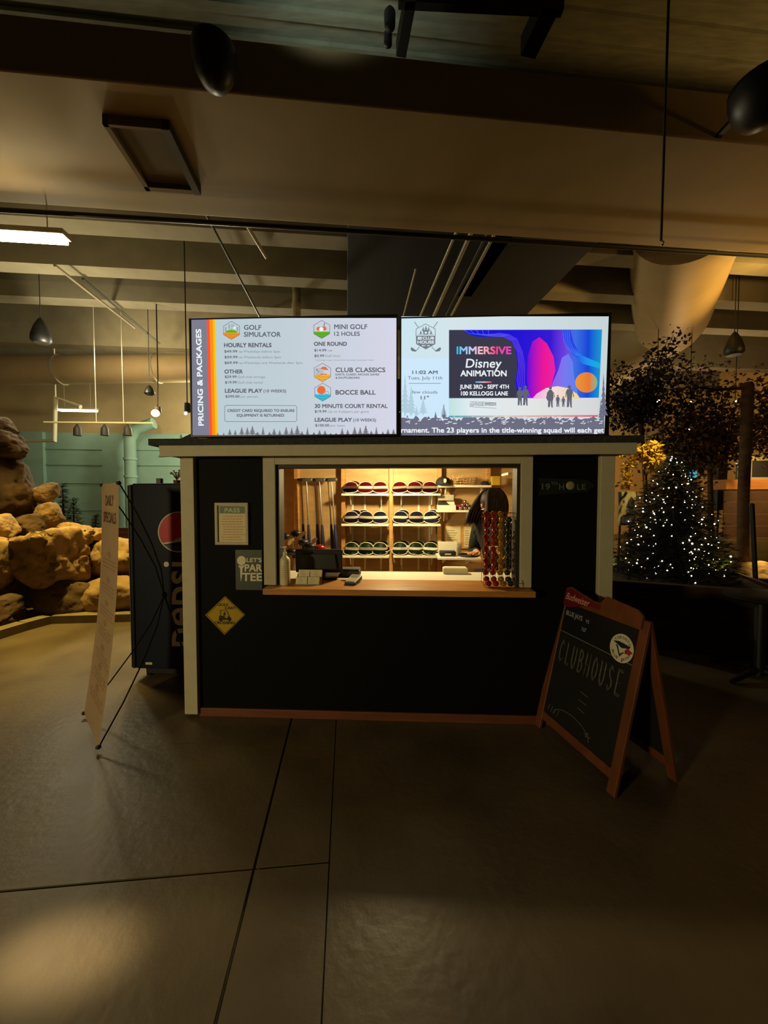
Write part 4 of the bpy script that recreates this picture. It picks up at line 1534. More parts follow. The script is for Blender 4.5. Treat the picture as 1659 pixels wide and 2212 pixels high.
# putters hanging on the back wall
m_grip = mat('blue_grip_rubber', rgb(30, 42, 84), 0.6)
m_shaft = mat('steel_shaft', rgb(150, 148, 140), 0.35, metal=0.7)
m_head = mat('grey_putter_head', rgb(96, 98, 98), 0.4, metal=0.4)


def putter(label):
    t = thing('putter', label, 'golf club', (0, 0, 0), 0, 'putters hung on the back wall')
    L = 0.80
    obj('club_head', MB().box(-0.05, 0.065, -0.03, 0.016, -0.022, 0.016, 0.01), m_head, t, 50)
    obj('shaft', MB().tube([(-0.012, 0, -0.005), (-0.006, 0, -0.05), (0.0, 0, -L * 0.66)], [0.008, 0.008, 0.0095], 8), m_shaft, t, 50)
    obj('grip', MB().tube([(0.0, 0, -L * 0.64), (0.001, 0, -L * 0.8), (0.002, 0, -L), (0.002, 0, -L - 0.006)], [0.013, 0.019, 0.022, 0.016], 10), m_grip, t, 50)
    return t


pp_ = None
for i, (px_, dy) in enumerate(((652, 0), (663, 0.05), (681, 0), (691, 0.05), (710, 0), (717, 0.05))):
    q = kp(px_, 1036, YB - 0.14 - dy)
    lab = '%s putter hanging from the left, head up, on the booth back wall' % ordw(i)
    loc = kw(q.x, YB - 0.14 - dy, q.z)
    if pp_ is None:
        pp_ = putter(lab)
        pp_.location, pp_.rotation_euler = loc, (0, R(-1), BROT + 0.1)
    else:
        o = dup(pp_, loc, BROT + 0.1 - 0.06 * i, lab)
        o.rotation_euler.y = R(-1.0 - 0.5 * i)
hk = kiosk

# clubs standing in a bag in the left corner
q = kp(632, 1200, 0.72)
t = on_booth('golf_bag', 'black golf bag standing in the left corner behind the till monitor', 'golf bag', q.x, 0.74, 0.03)
obj('bag_body', MB().lathe([(0.0, 0.0), (0.15, 0.0), (0.16, 0.03), (0.15, 0.5), (0.165, 0.78), (0.165, 0.82), (0.15, 0.82), (0.14, 0.55), (0, 0.5)], (0, 0, 0), 24), m_black, t, 40)
obj('bag_pocket', MB().box(-0.09, 0.09, -0.20, -0.13, 0.12, 0.5, 0.02), m_black, t, 40)
bagc = Vector((q.x, 0.74))
clubs = [('driver', 607, 1158, 0.62, -0.10, 'black driver head at the far left of the golf bag'), ('driver', 631, 1152, 0.72, 0.0, 'tallest black driver head standing up from the golf bag'),
         ('iron', 646, 1156, 0.70, 0.25, 'chrome iron head just right of the tallest driver'), ('driver', 649, 1172, 0.66, 0.3, 'black wood head below the chrome iron in the golf bag'),
         ('iron', 624, 1170, 0.62, -0.2, 'chrome iron head below the tallest driver'), ('iron', 612, 1186, 0.60, -0.4, 'chrome iron head beside the pump bottle nozzle'),
         ('driver', 621, 1192, 0.58, 0.1, 'low black wood head behind the pump bottle'), ('iron', 634, 1198, 0.60, 0.0, 'lowest chrome iron head left of the till monitor'),
         ('iron', 673, 1170, 0.78, 0.3, 'bright curved iron head above the till monitor'), ('wood', 684, 1184, 0.74, 0.2, 'red wood head peeping over the till monitor'),
         ('driver', 662, 1180, 0.70, 0.0, 'black wood head peeping over the till monitor left of the red one')]
for kind, px_, py_, y_, tilt, lab in clubs:
    q = kp(px_, py_, y_)
    t = thing('golf_club', lab, 'golf club', kw(q.x, y_, q.z), BROT + tilt * 3, 'clubs standing in the golf bag')
    if kind == 'iron':
        obj('club_head', MB().prism([(-0.010, -0.03), (0.012, -0.032), (0.065, 0.014), (0.058, 0.036), (0.02, 0.022), (-0.008, 0.0)], -0.006, 0.006), m_chrome, t, 40)
    else:
        obj('club_head', MB().ball((0.03, 0, 0.0), 0.05, 3, (1.05, 0.9, 0.62)), m_black if kind == 'driver' else mat('red_wood_head', rgb(150, 20, 14), 0.25), t, 60)
    dx = (bagc.x - q.x) * 0.5
    obj('shaft', MB().tube([(0, 0, -0.01), (0.004, 0, -0.08), (0.02 * (1 if dx > 0 else -1), 0, -0.34)], 0.0055, 8), m_shaft, t)

# right-hand side of the back wall
x = kp(957, 1048, 1.62)
t = on_booth('cap', 'black cap with pale badge at the left end of the upper right shelf', 'cap', kp(958, 1040, 1.62).x, 1.63, ZA, 0.1)
cp = MB()
for j in range(7):
    pass
m_cap = mat('black_cap_cloth', rgb(26, 25, 27), 0.8)
cp.lathe([(0.085, 0.0), (0.086, 0.03), (0.078, 0.06), (0.055, 0.085), (0.02, 0.098), (0.0, 0.10)], (0, 0, 0), 24)
obj('crown', cp, m_cap, t, 60)
bm_ = MB()
a = [bm_.b.verts.new((0.082 * sin(u_), -0.082 * cos(u_) * 0.6 - 0.03, 0.012)) for u_ in [R(-80 + 160 * i / 10) for i in range(11)]]
bq = [bm_.b.verts.new((0.08 * sin(u_), -0.06 - 0.085 * cos(u_), 0.003)) for u_ in [R(-80 + 160 * i / 10) for i in range(11)]]
for i in range(10):
    bm_.b.faces.new([a[i], a[i + 1], bq[i + 1], bq[i]])
bmesh.ops.solidify(bm_.b, geom=bm_.b.faces[:], thickness=0.003)
obj('brim', bm_, mat('grey_brim', rgb(90, 88, 92), 0.6), t, 60)
obj('badge', MB().prism([(-0.016, 0.035), (0.0, 0.022), (0.016, 0.04), (0.012, 0.07), (-0.012, 0.072)], -0.0925, -0.082), m_signw, t)
# wire basket
q0, q1 = kp(977, 1048, 1.62), kp(1030, 1048, 1.62)
t = on_booth('basket', 'woven open basket beside the black cap on the upper right shelf', 'basket', (q0.x + q1.x) / 2, 1.63, ZA)
bw = (q1.x - q0.x) / 2
wv = MB()
for k in range(4):
    z = 0.006 + k * 0.024
    s_ = 0.86 + 0.045 * k
    pts = [(bw * s_ * cos(a_), 0.06 * s_ * sin(a_), z + 0.003 * sin(9 * a_)) for a_ in [2 * pi * i / 40 for i in range(41)]]
    wv.tube(pts, 0.004, 6)
for i in range(22):
    a_ = 2 * pi * i / 22
    wv.tube([(bw * 0.86 * cos(a_), 0.06 * 0.86 * sin(a_), 0.004), (bw * cos(a_), 0.06 * sin(a_), 0.08)], 0.0034, 5)
obj('weave', wv, mat('pale_cane', rgb(196, 158, 108), 0.6, vary=0.3, scale=30), t)
obj('basket_base', MB().lathe([(0, 0.002), (0.055, 0.002), (0.055, 0.006), (0, 0.006)], (0, 0, 0), 20, Matrix.Diagonal((bw / 0.064, 1, 1, 1))), mat('pale_cane', rgb(196, 158, 108)), t)
sc_ = MB()
cr_ = random.Random(4)
for k in range(7):
    a_ = cr_.uniform(0, 6.28)
    sc_.tube([(-0.7 * bw + cr_.uniform(-0.04, 0.04), cr_.uniform(-0.02, 0.02), 0.02), (-0.7 * bw + 0.05 * cos(a_), 0.02 * sin(a_), 0.075), (-0.7 * bw + 0.09 * cos(a_), 0.03 * sin(a_), 0.085 + cr_.uniform(0, 0.03))], 0.005, 5)
obj('ribbon', sc_, mat('straw_ribbon', rgb(214, 190, 130), 0.6), t)
q = kp(1048, 1047, 1.62)
sk = MB().ball((0, 0, 0.022), 0.05, 3, (1, 0.7, 0.48))
for v_ in sk.b.verts:
    v_.co += Vector((0, 0, 0.012)) * noise.noise(v_.co * 30)
    v_.co.z = max(v_.co.z, 0)
o = obj('folded_cap', sk, m_cap, None, 60)
o.location, o.rotation_euler = kw(q.x, 1.63, ZA), (0, 0, BROT)
tag(o, 'crumpled black cloth cap at the right end of the upper right shelf', 'cap')
q0, q1 = kp(1059, 1050, 1.66), kp(1076, 1050, 1.66)
o = obj('yellow_box', MB().box(-(q1.x - q0.x) / 2, (q1.x - q0.x) / 2, -0.05, 0.05, 0, 0.10, 0.003), mat('yellow_card_box', rgb(206, 170, 52), 0.6, vary=0.15), None)
zyb = kp(1067, 1050, 1.66).z
o.location, o.rotation_euler = kw((q0.x + q1.x) / 2, 1.62, ZA), (0, 0, BROT)
tag(o, 'mustard yellow box at the far right end of the upper right shelf', 'box')
# boxes on the second right shelf
q0, q1 = kp(945, 1104, 1.60), kp(984, 1104, 1.60)
bw = (q1.x - q0.x) / 2
t = on_booth('goods_box', 'long white carton with dark open flap on the middle right shelf', 'box', (q0.x + q1.x) / 2, 1.63, ZB_)
obj('carton', MB().box(-bw, bw, -0.06, 0.06, 0, 0.055, 0.002), m_white, t)
cut = MB().prism([(-bw * 0.9, 0.056), (bw * 0.35, 0.056), (-bw * 0.05, 0.088), (-bw * 0.9, 0.088)], -0.055, 0.02)
obj('flap', cut, m_dark, t)
obj('side_flap', MB().prism([(bw * 0.36, 0.056), (bw * 0.98, 0.056), (bw * 0.9, 0.105), (-bw * 0.05, 0.105)], 0.02, 0.03), m_white, t)
o = obj('grey_box', MB().box(-bw * 0.92, bw * 0.86, -0.04, 0.045, 0, 0.065, 0.006), mat('grey_carton', rgb(176, 168, 142), 0.7), None)
o.location, o.rotation_euler = kw((q0.x + q1.x) / 2, 1.66, ZB_ + 0.1055), (0, 0, BROT)
tag(o, 'grey box with rounded ends stacked on the white carton', 'box')
q = kp(999, 1100, 1.62)
cl = MB().box(-0.055, 0.075, -0.04, 0.05, 0, 0.055, 0.006, Matrix.Rotation(R(-6), 4, 'Y'))
o = obj('red_cloth', cl, mat('crimson_cloth', rgb(150, 22, 34), 0.8), None)
o.location, o.rotation_euler = kw(q.x, 1.65, ZB_ + 0.008), (0, 0, BROT)
tag(o, 'folded crimson cloth beside the white carton', 'cloth')
q = kp(1018, 1100, 1.62)
o = obj('dark_cloth', MB().box(-0.05, 0.05, -0.035, 0.05, 0, 0.045, 0.01, Matrix.Rotation(R(5), 4, 'Y')), mat('plum_cloth', rgb(56, 26, 40), 0.8), None)
o.location, o.rotation_euler = kw(q.x + 0.03, 1.66, ZB_ + 0.006), (0, 0, BROT)
tag(o, 'folded plum cloth right of the crimson one', 'cloth')
gb0 = None
q = kp(1004, 1101, 1.60)
for k, (dx, dz, w_) in enumerate(((-0.05, 0, 'bottom left'), (0, 0, 'bottom middle'), (0.05, 0, 'bottom right'), (-0.026, 0.035, 'middle left'), (0.026, 0.035, 'middle right'), (0.0, 0.07, 'topmost'))):
    loc = kw(q.x + dx, 1.58, ZB_ + 0.0215 + dz)
    if gb0 is None:
        gb0 = obj('steel_ball', MB().ball((0, 0, 0), 0.0205, 3), m_chrome, None, 60)
        o = gb0
    else:
        o = gb0.copy()
        COL.objects.link(o)
    o.location = loc
    tag(o, 'shiny ball, %s of the small pyramid before the crimson cloth' % w_, 'ball', 'shiny balls piled before the cloth')
# notices pinned to the back wall
for i, (a_, b_, c_, d_, lab) in enumerate(((962, 995, 1137, 1181, 'printed sheet in a wooden frame on the back wall above the box files'), (1002, 1018, 1138, 1181, 'second framed sheet half hidden by the person'))):
    A, B = kp(a_, d_, YB - 0.02), kp(b_, c_, YB - 0.02)
    t = on_booth('pinned_notice', lab, 'notice', (A.x + B.x) / 2, YB - 0.02, A.z)
    w2, h2 = (B.x - A.x) / 2, B.z - A.z
    obj('board', MB().box(-w2 - 0.02, w2 + 0.02, -0.004, 0.016, -0.02, h2 + 0.02, 0.002), m_wood, t)
    obj('sheet', MB().box(-w2, w2, -0.007, -0.0045, 0, h2), m_card, t)
    mb = MB()
    for k in range(7):
        z = h2 * (0.12 + 0.11 * k)
        mb.poly([(-w2 * 0.75, -0.0076, z), (w2 * (0.2 + 0.5 * ((k * 7) % 3) / 3), -0.0076, z), (w2 * (0.2 + 0.5 * ((k * 7) % 3) / 3), -0.0076, z + 0.006), (-w2 * 0.75, -0.0076, z + 0.006)])
    obj('small_print', mb, mat('card_ink', rgb(110, 100, 70)), t)
q = kp(968, 1200, 1.38)
t = on_booth('label_printer', 'black label printer on the low right shelf', 'printer', q.x, 1.42, ZD)
obj('printer_body', MB().box(-0.085, 0.085, -0.05, 0.07, 0, 0.055, 0.012), m_black, t, 50)
obj('printer_badge', MB().box(-0.035, 0.03, -0.0515, -0.0495, 0.02, 0.034), mat('badge_grey', rgb(190, 190, 180), 0.4), t)
q = kp(967, 1185, 1.56)
o = obj('white_carton', MB().box(-0.10, 0.10, -0.06, 0.06, 0, 0.13, 0.003), m_white, None)
o.location, o.rotation_euler = kw(q.x, 1.60, ZD), (0, 0, BROT)
tag(o, 'plain white carton behind the black label printer', 'box')
q = kp(992, 1190, 1.5)
t = on_booth('glass_vase', 'slim clear glass beside the label printer', 'glass', q.x, 1.48, ZD)
obj('glass_wall', MB().lathe([(0.0, 0.0), (0.022, 0.0), (0.024, 0.13), (0.021, 0.13), (0.019, 0.008), (0, 0.008)], (0, 0, 0), 18), mat('clear_glass', rgb(220, 220, 210), 0.05, trans=0.9), t, 40)
q = kp(1010, 1206, 1.42)
o = obj('dark_tray', MB().lathe([(0, 0), (0.09, 0.0), (0.105, 0.02), (0.1, 0.02), (0.085, 0.006), (0, 0.006)], (0, 0, 0), 28), m_black, None, 40)
o.location = kw(q.x, 1.41, ZD)
tag(o, 'round black tray on the low right shelf behind the person', 'tray')
q = kp(970, 1228, 0.9)
bx = on_booth('paper_tray', 'low cream paper tray at the far edge of the white desk', 'tray', q.x, 0.50, ZC)
obj('tray_body', MB().box(-0.10, 0.10, -0.04, 0.045, 0, 0.045, 0.004), m_card, bx)
obj('paper_sheet', MB().box(-0.09, 0.09, -0.03, 0.04, 0.0455, 0.05, 0.001), m_white, bx)

# ---------------------------------------------------------------- person behind the counter


def skin_mesh(name, V, Ed, m, parent, sub=2):
    """V: list of (x, y, z, radius or (rx, ry)); first vertex is the root"""
    me = bpy.data.meshes.new(name)
    me.from_pydata([v[:3] for v in V], Ed, [])
    o = bpy.data.objects.new(name, me)
    COL.objects.link(o)
    md = o.modifiers.new('skin', 'SKIN')
    md.use_smooth_shade = True
    if not me.skin_vertices:
        bpy.context.view_layer.objects.active = o
    sv = me.skin_vertices[0].data if me.skin_vertices else None
    if sv:
        for i, v in enumerate(V):
            r = v[3]
            sv[i].radius = r if isinstance(r, tuple) else (r, r)
            sv[i].use_root = (i == 0)
    sb = o.modifiers.new('smooth', 'SUBSURF')
    sb.levels = sub
    sb.render_levels = sub
    me.materials.append(m)
    o.parent = parent
    return o


px_, py_ = kp(1086, 1090, 0.84).x, 0.84
person = thing('person', 'person with long brown hair in a black sweater bending over the desk behind the hatch', 'person', kw(px_, py_, 0.03), BROT + R(206))
m_skin = mat('skin', rgb(206, 150, 112), 0.5, vary=0.06)
m_sweat = mat('black_sweater_knit', rgb(9, 9, 10), 0.9, vary=0.2, scale=60, bump=0.2)
m_trou = mat('black_trousers', rgb(24, 24, 28), 0.85, vary=0.1)
m_hair = mat('brown_hair', rgb(40, 27, 17), 0.6, vary=0.45, scale=30, stretch=(6, 6, 1), spec=0.25)
Z0 = -0.03
# x forward, y left, z up
V = [(0.0, 0, 0.92, (0.15, 0.11)), (0.04, 0, 1.08, (0.13, 0.10)), (0.09, 0, 1.22, (0.14, 0.10)), (0.10, 0, 1.34, (0.11, 0.09)), (0.105, 0, 1.41, 0.052), (0.115, 0, 1.46, 0.05),
     (0.12, 0.17, 1.335, 0.055), (0.15, 0.25, 1.045, 0.042), (0.205, 0.215, 1.15, 0.032), (0.215, 0.20, 1.185, (0.036, 0.018)),
     (0.12, -0.17, 1.335, 0.055), (0.13, -0.24, 1.08, 0.042), (0.22, -0.08, 1.10, 0.032), (0.235, -0.045, 1.11, (0.036, 0.018)),
     (0.0, 0.10, 0.86, 0.088), (0.02, 0.11, 0.49, 0.060), (-0.02, 0.11, 0.09, 0.040), (0.12, 0.12, 0.04, 0.035),
     (0.0, -0.10, 0.86, 0.088), (0.02, -0.11, 0.49, 0.060), (-0.02, -0.11, 0.09, 0.040), (0.12, -0.12, 0.04, 0.035)]
Ed = [(0, 1), (1, 2), (2, 3), (3, 4), (4, 5), (3, 6), (6, 7), (7, 8), (8, 9), (3, 10), (10, 11), (11, 12), (12, 13), (0, 14), (14, 15), (15, 16), (16, 17), (0, 18), (18, 19), (19, 20), (20, 21)]
# fingers and thumb on each hand
for hand, s_ in ((9, 1), (13, -1)):
    hx, hy, hz = V[hand][:3]
    for k, L in enumerate((0.060, 0.072, 0.068, 0.052)):
        oy = (k - 1.5) * 0.019
        n0 = len(V)
        V += [(hx + 0.035, hy + oy, hz - 0.002, 0.009), (hx + 0.035 + L * 0.55, hy + oy * 1.1, hz - 0.004, 0.0085), (hx + 0.035 + L, hy + oy * 1.15, hz - 0.016, 0.007)]
        Ed += [(hand, n0), (n0, n0 + 1), (n0 + 1, n0 + 2)]
    n0 = len(V)
    V += [(hx + 0.004, hy - s_ * 0.036, hz - 0.006, 0.011), (hx + 0.034, hy - s_ * 0.055, hz - 0.012, 0.009)]
    Ed += [(hand, n0), (n0, n0 + 1)]
# head as the last part of the same skeleton
n0 = len(V)
V += [(0.125, 0, 1.52, (0.078, 0.068)), (0.135, 0, 1.575, (0.088, 0.080)), (0.13, 0, 1.625, (0.062, 0.058)), (0.205, 0, 1.505, 0.022)]
Ed += [(5, n0), (n0, n0 + 1), (n0 + 1, n0 + 2), (n0, n0 + 3)]
body = skin_mesh('body', V, Ed, m_skin, person)
body.location.z = Z0
fc = MB()
for s_ in (1, -1):
    fc.ball((0.212, 0.032 * s_, 1.545), 0.012, 2, (0.6, 1.1, 0.7))
    fc.ball((0.13, 0.076 * s_, 1.545), 0.020, 2, (0.7, 0.35, 1.2))
fc.ball((0.228, 0, 1.53), 0.015, 2, (1, 0.7, 1.5))
fc.ball((0.222, 0, 1.497), 0.016, 2, (0.5, 1.4, 0.4))
fce = obj('face_features', fc, m_skin, person, 60)
fce.location.z = Z0
SV = [(0.01, 0, 0.93, (0.185, 0.135)), (0.045, 0, 1.08, (0.165, 0.128)), (0.09, 0, 1.22, (0.165, 0.125)), (0.105, 0, 1.35, (0.13, 0.11)), (0.105, 0, 1.405, 0.07),
      (0.12, 0.18, 1.335, 0.080), (0.145, 0.225, 1.20, 0.074), (0.15, 0.25, 1.05, 0.066), (0.19, 0.225, 1.115, 0.052),
      (0.12, -0.18, 1.335, 0.078), (0.13, -0.215, 1.21, 0.068), (0.13, -0.245, 1.08, 0.062), (0.19, -0.13, 1.092, 0.048)]
SE = [(0, 1), (1, 2), (2, 3), (3, 4), (3, 5), (5, 6), (6, 7), (7, 8), (3, 9), (9, 10), (10, 11), (11, 12)]
sw_ = skin_mesh('sweater', SV, SE, m_sweat, person)
sw_.location.z = Z0
TV = [(0.0, 0, 0.93, (0.17, 0.125)), (0.0, 0.10, 0.84, 0.105), (0.02, 0.11, 0.49, 0.078), (-0.02, 0.11, 0.10, 0.062), (0.0, -0.10, 0.84, 0.105), (0.02, -0.11, 0.49, 0.078), (-0.02, -0.11, 0.10, 0.062)]
TE = [(0, 1), (1, 2), (2, 3), (0, 4), (4, 5), (5, 6)]
tr_ = skin_mesh('trousers', TV, TE, m_trou, person)
tr_.location.z = Z0
for s_ in (1, -1):
    so = MB().ball((0.07, 0.115 * s_, 0.06), 0.11, 3, (1.2, 0.42, 0.5))
    for v_ in so.b.verts:
        v_.co.z = max(v_.co.z, 0.031)
    so_ = obj('shoe', so, m_black, person, 60)
    so_.location.z = Z0
hr = MB()
hr.ball((0.112, 0, 1.575), 0.112, 3, (1.05, 0.98, 1.02))
hrnd = random.Random(12)
for k in range(260):
    side = 1 if k % 4 else -1
    u_ = hrnd.uniform(-1.0, 1.25)
    el = hrnd.uniform(0.55, 1.0)
    st0 = Vector((0.105 + 0.05 * u_, 0.02 * side, 1.575 + 0.105))
    m1 = Vector((0.115 + 0.108 * u_, side * (0.104 + hrnd.uniform(-0.006, 0.01)) * (1 - 0.25 * max(0, u_)), 1.575 + 0.03))
    m2 = Vector((0.145 + 0.10 * u_ + 0.03 * el, side * (0.125 + hrnd.uniform(-0.02, 0.03)), 1.46))
    e_ = Vector((0.16 + 0.075 * u_ + 0.07 * el, side * (0.13 + hrnd.uniform(-0.02, 0.03)), 1.44 - 0.10 * el))
    pts = []
    for i in range(9):
        t_ = i / 8
        a_ = st0.lerp(m1, t_).lerp(m1.lerp(m2, t_), t_)
        b_ = m1.lerp(m2, t_).lerp(m2.lerp(e_, t_), t_)
        pts.append(a_.lerp(b_, t_))
    hr.tube(pts, [0.012, 0.014, 0.014, 0.013, 0.012, 0.011, 0.009, 0.006, 0.002], 5)
hr_ = obj('hair', hr, m_hair, person, 80)
hr_.location.z = Z0

# ---------------------------------------------------------------- vending machine left of the booth
YV = 0.53
VX0, VX1 = kp(289, 1250, YV).x, XL - 0.02
m_navy = mat('navy_machine_enamel', rgb(22, 29, 45), 0.55, vary=0.1, scale=4, spec=0.2)
m_navy2 = mat('dark_door_edge', rgb(26, 28, 34), 0.4)
zvt = kp(340, 1044, YV).z
vm = thing('vending_machine', 'tall dark blue drinks vending machine with red white and blue emblem, left of the booth', 'vending machine', kw(VX0, YV, 0), BROT)
VW = VX1 - VX0
VD = 0.92
obj('cabinet', MB().box(0, VW, 0, VD, 0.09, zvt, 0.012), m_navy, vm)
dr = obj('door', MB().box(-0.034, -0.004, 0.0, VD, 0.09, zvt - 0.01, 0.010), m_navy2, vm)
obj('door_trim', MB().box(-0.040, -0.0345, 0.0, 0.02, 0.1, zvt - 0.02, 0.002), mat('grey_edge', rgb(120, 118, 104), 0.5), dr)
obj('kick_plate', MB().box(0.05, VW, 0.06, VD - 0.05, 0.02, 0.089, 0.004), m_black, vm)
for x in (0.07, VW - 0.07):
    for y in (0.09, VD - 0.09):
        obj('foot', MB().lathe([(0, 0), (0.028, 0), (0.028, 0.01), (0.012, 0.014), (0.012, 0.03), (0, 0.03)], (x, y, 0), 14), m_dark, vm)
obj('rating_plate', MB().box(0.09, 0.15, -0.002, -0.0003, 0.13, 0.15), m_signw, vm)


def vfn(layer):
    def fn(px, py):
        p = kp(px, py, YV)
        return Vector((p.x - VX0, -0.0006 * layer, p.z))
    return fn


m_vw = mat('machine_white_print', rgb(206, 200, 184), 0.5)
v1, v2, v3 = vfn(1), vfn(2), vfn(3)
gc, gr = (387, 1149), 46
mb = MB()
flat(mb, v1, oval(gc[0], gc[1], gr, gr * 0.96, 48))
em = obj('round_emblem', mb, m_vw, vm)
mb = MB()
flat(mb, v2, oval(gc[0], gc[1], gr - 2.5, (gr - 2.5) * 0.96, 30, R(152), R(330)) + [(420, 1152), (400, 1157), (385, 1163), (368, 1170), (352, 1173)])
obj('red_wave', mb, mat('emblem_red', rgb(190, 26, 30), 0.5), em)
mb = MB()
flat(mb, v2, [(354, 1178), (372, 1177), (388, 1174), (402, 1172), (418, 1174), (429, 1166)] + oval(gc[0], gc[1], gr - 2.5, (gr - 2.5) * 0.96, 18, R(22), R(140)))
obj('blue_wave', mb, mat('emblem_blue', rgb(22, 30, 60), 0.4), em)
mb = MB()
# brand word, read upwards: letter tops point left
write(mb, 'pepsi', lambda a, b_: v2(414 - b_ * 1.0, 2608 - a), 1213, 1394, 0, 68, 0.008)
obj('brand_lettering', mb, m_vw, vm)
q = kp(345, 1040, YV + 0.15)
o = obj('antenna_box', MB().box(-0.022, 0.022, -0.02, 0.02, 0, 0.05, 0.004), m_black, None)
o.location = kw(q.x, YV + 0.15, zvt + 0.0005)
tag(o, 'small black box standing on top of the vending machine', 'box')
q = kp(382, 1040, YV + 0.2)
t = thing('dried_plant', 'little dried plant sprig on top of the vending machine by the post', 'plant', kw(q.x, YV + 0.2, zvt + 0.0005), 0)
pk = MB()
pk.lathe([(0, 0), (0.025, 0), (0.03, 0.035), (0, 0.035)], (0, 0, 0), 14)
obj('pot', pk, m_brown, t, 40)
lf = MB()
rr = random.Random(8)
for k in range(16):
    a_ = rr.uniform(0, 6.28)
    h_ = rr.uniform(0.06, 0.13)
    e_ = Vector((0.05 * cos(a_), 0.05 * sin(a_), h_))
    lf.tube([(0, 0, 0.035), e_ * 0.6 + Vector((0, 0, 0.03)), e_], 0.003, 5)
    lf.ball(e_, 0.012, 1, (1, 1, 0.5))
obj('foliage', lf, mat('dry_leaf', rgb(130, 116, 62), 0.8), t)

# ---------------------------------------------------------------- banner on an X stand
N0, F0 = Vector((-1.796, 2.364, 0.03)), Vector((-2.185, 2.747, 0.03))
lean = Vector((0.10, 0.10, 0))
HB = 1.70
wv_ = F0 - N0
bt = thing('banner_stand', 'narrow cream DAILY SPECIALS banner on a black cross-pole stand before the vending machine', 'banner', (N0 + F0) / 2 - Vector((0, 0, 0.03)), 0)
bo = (N0 + F0) / 2 - Vector((0, 0, 0.03))
nrm = Vector((wv_.y, -wv_.x, 0)).normalized()
if nrm.y < 0:
    nrm = -nrm


def bfn(layer):
    def fn(a, b_):
        """a 0..1 from the far (left) edge to the near edge, b 0..1 upwards"""
        p = F0.lerp(N0, a) + Vector((0, 0, HB - 0.03)) * b_ + lean * b_ + nrm * (0.035 * sin(pi * b_)) - nrm * (0.0012 * layer)
        return p - bo
    return fn


m_ban = mat('cream_banner_vinyl', rgb(214, 186, 150), 0.6, vary=0.05)
mb = MB()
fnb = bfn(0)
NB = 24
gr_ = [[mb.b.verts.new(fnb(i / 4, j / NB)) for i in range(5)] for j in range(NB + 1)]
for j in range(NB):
    for i in range(4):
        mb.b.faces.new([gr_[j][i], gr_[j][i + 1], gr_[j + 1][i + 1], gr_[j + 1][i]])
bmesh.ops.solidify(mb.b, geom=mb.b.faces[:], thickness=0.001)
obj('banner_sheet', mb, m_ban, bt, 60)
mb = MB()
f1b = bfn(1)
m_bink = mat('brown_banner_ink', rgb(92, 66, 40), 0.7)
WB = wv_.length
write(mb, 'DAILY', lambda a, b_: f1b(a, b_ / HB), 0.26, 0.74, 1.545, 0.075, 0.025)
write(mb, 'SPECIALS', lambda a, b_: f1b(a, b_ / HB), 0.14, 0.86, 1.425, 0.075, 0.025)
obj('banner_lettering', mb, m_bink, bt)
mb = MB()
rr = random.Random(21)
for b0_ in (1.20, 1.02, 0.86, 0.72, 0.55, 0.42, 0.28):
    flat(mb, lambda x_, y_: f1b(x_, y_ / HB), oval(0.5, b0_, 0.10, 0.022, 14))
    for row in range(3):
        x = 0.14 + rr.uniform(0, 0.05)
        y = b0_ - 0.045 - 0.026 * row
        while x < 0.82:
            w_ = rr.uniform(0.05, 0.14)
            flat(mb, lambda x_, y_: f1b(x_, y_ / HB), [(x, y), (x + w_, y + rr.uniform(-0.003, 0.003)), (x + w_, y + 0.008), (x, y + 0.008)])
            x += w_ + 0.03
obj('menu_marks', mb, mat('faded_banner_ink', rgb(150, 118, 82), 0.7), bt)
hub = fnb(0.5, 0.5) + nrm * 0.36
m_rod = mat('black_rod', rgb(20, 19, 18), 0.5)
hb_ = obj('hub', MB().ball(hub, 0.02, 2, (1, 1, 1.4)), m_rod, bt, 60)
for a, b_ in ((0, 0), (1, 0), (0, 1), (1, 1)):
    c_ = fnb(a, b_)
    mid = (hub + c_) / 2 + nrm * 0.05
    obj('pole', MB().tube([hub, hub.lerp(c_, 0.25) + nrm * 0.045, mid, hub.lerp(c_, 0.75) + nrm * 0.035, c_ + Vector((0, 0, 0.0))], 0.0048, 8), m_rod, bt, 60)
for a, b_ in ((0, 0), (1, 0), (0, 1), (1, 1)):
    c_ = fnb(a, b_)
    obj('corner_clip', MB().ball(c_ + Vector((0, 0, -0.004 if b_ else 0.004)), 0.016, 2, (1, 1, 0.9)), m_rod, bt, 60)
obj('rear_leg', MB().tube([hub, Vector((hub.x + 0.16, hub.y + 0.17, 0.008))], 0.0065, 8), m_rod, bt)

# ---------------------------------------------------------------- A-frame chalkboard
FL, FR = Vector((1.07, 2.66, 0)), Vector((1.228, 1.985, 0))
off = Vector((0.42, 0.115, 0))
ex = (FR - FL).normalized()
AW = (FR - FL).length
TOPH = 0.93
top_off = off * 0.5 + Vector((0, 0, TOPH))
eu = top_off.normalized()
AL = top_off.length
an = ex.cross(eu).normalized()
if an.x > 0:
    an = -an      # outward normal of the front panel
ab = (FL + FR + off) / 2 + Vector((0, 0, 0)) - Vector((0, 0, 0))
ab = Vector(((FL.x + FR.x + off.x) / 2, (FL.y + FR.y + off.y) / 2, 0))
sg = thing('sandwich_board', 'wooden A-frame chalkboard with baseball poster and tall thin chalked heading', 'sign board', ab, 0)


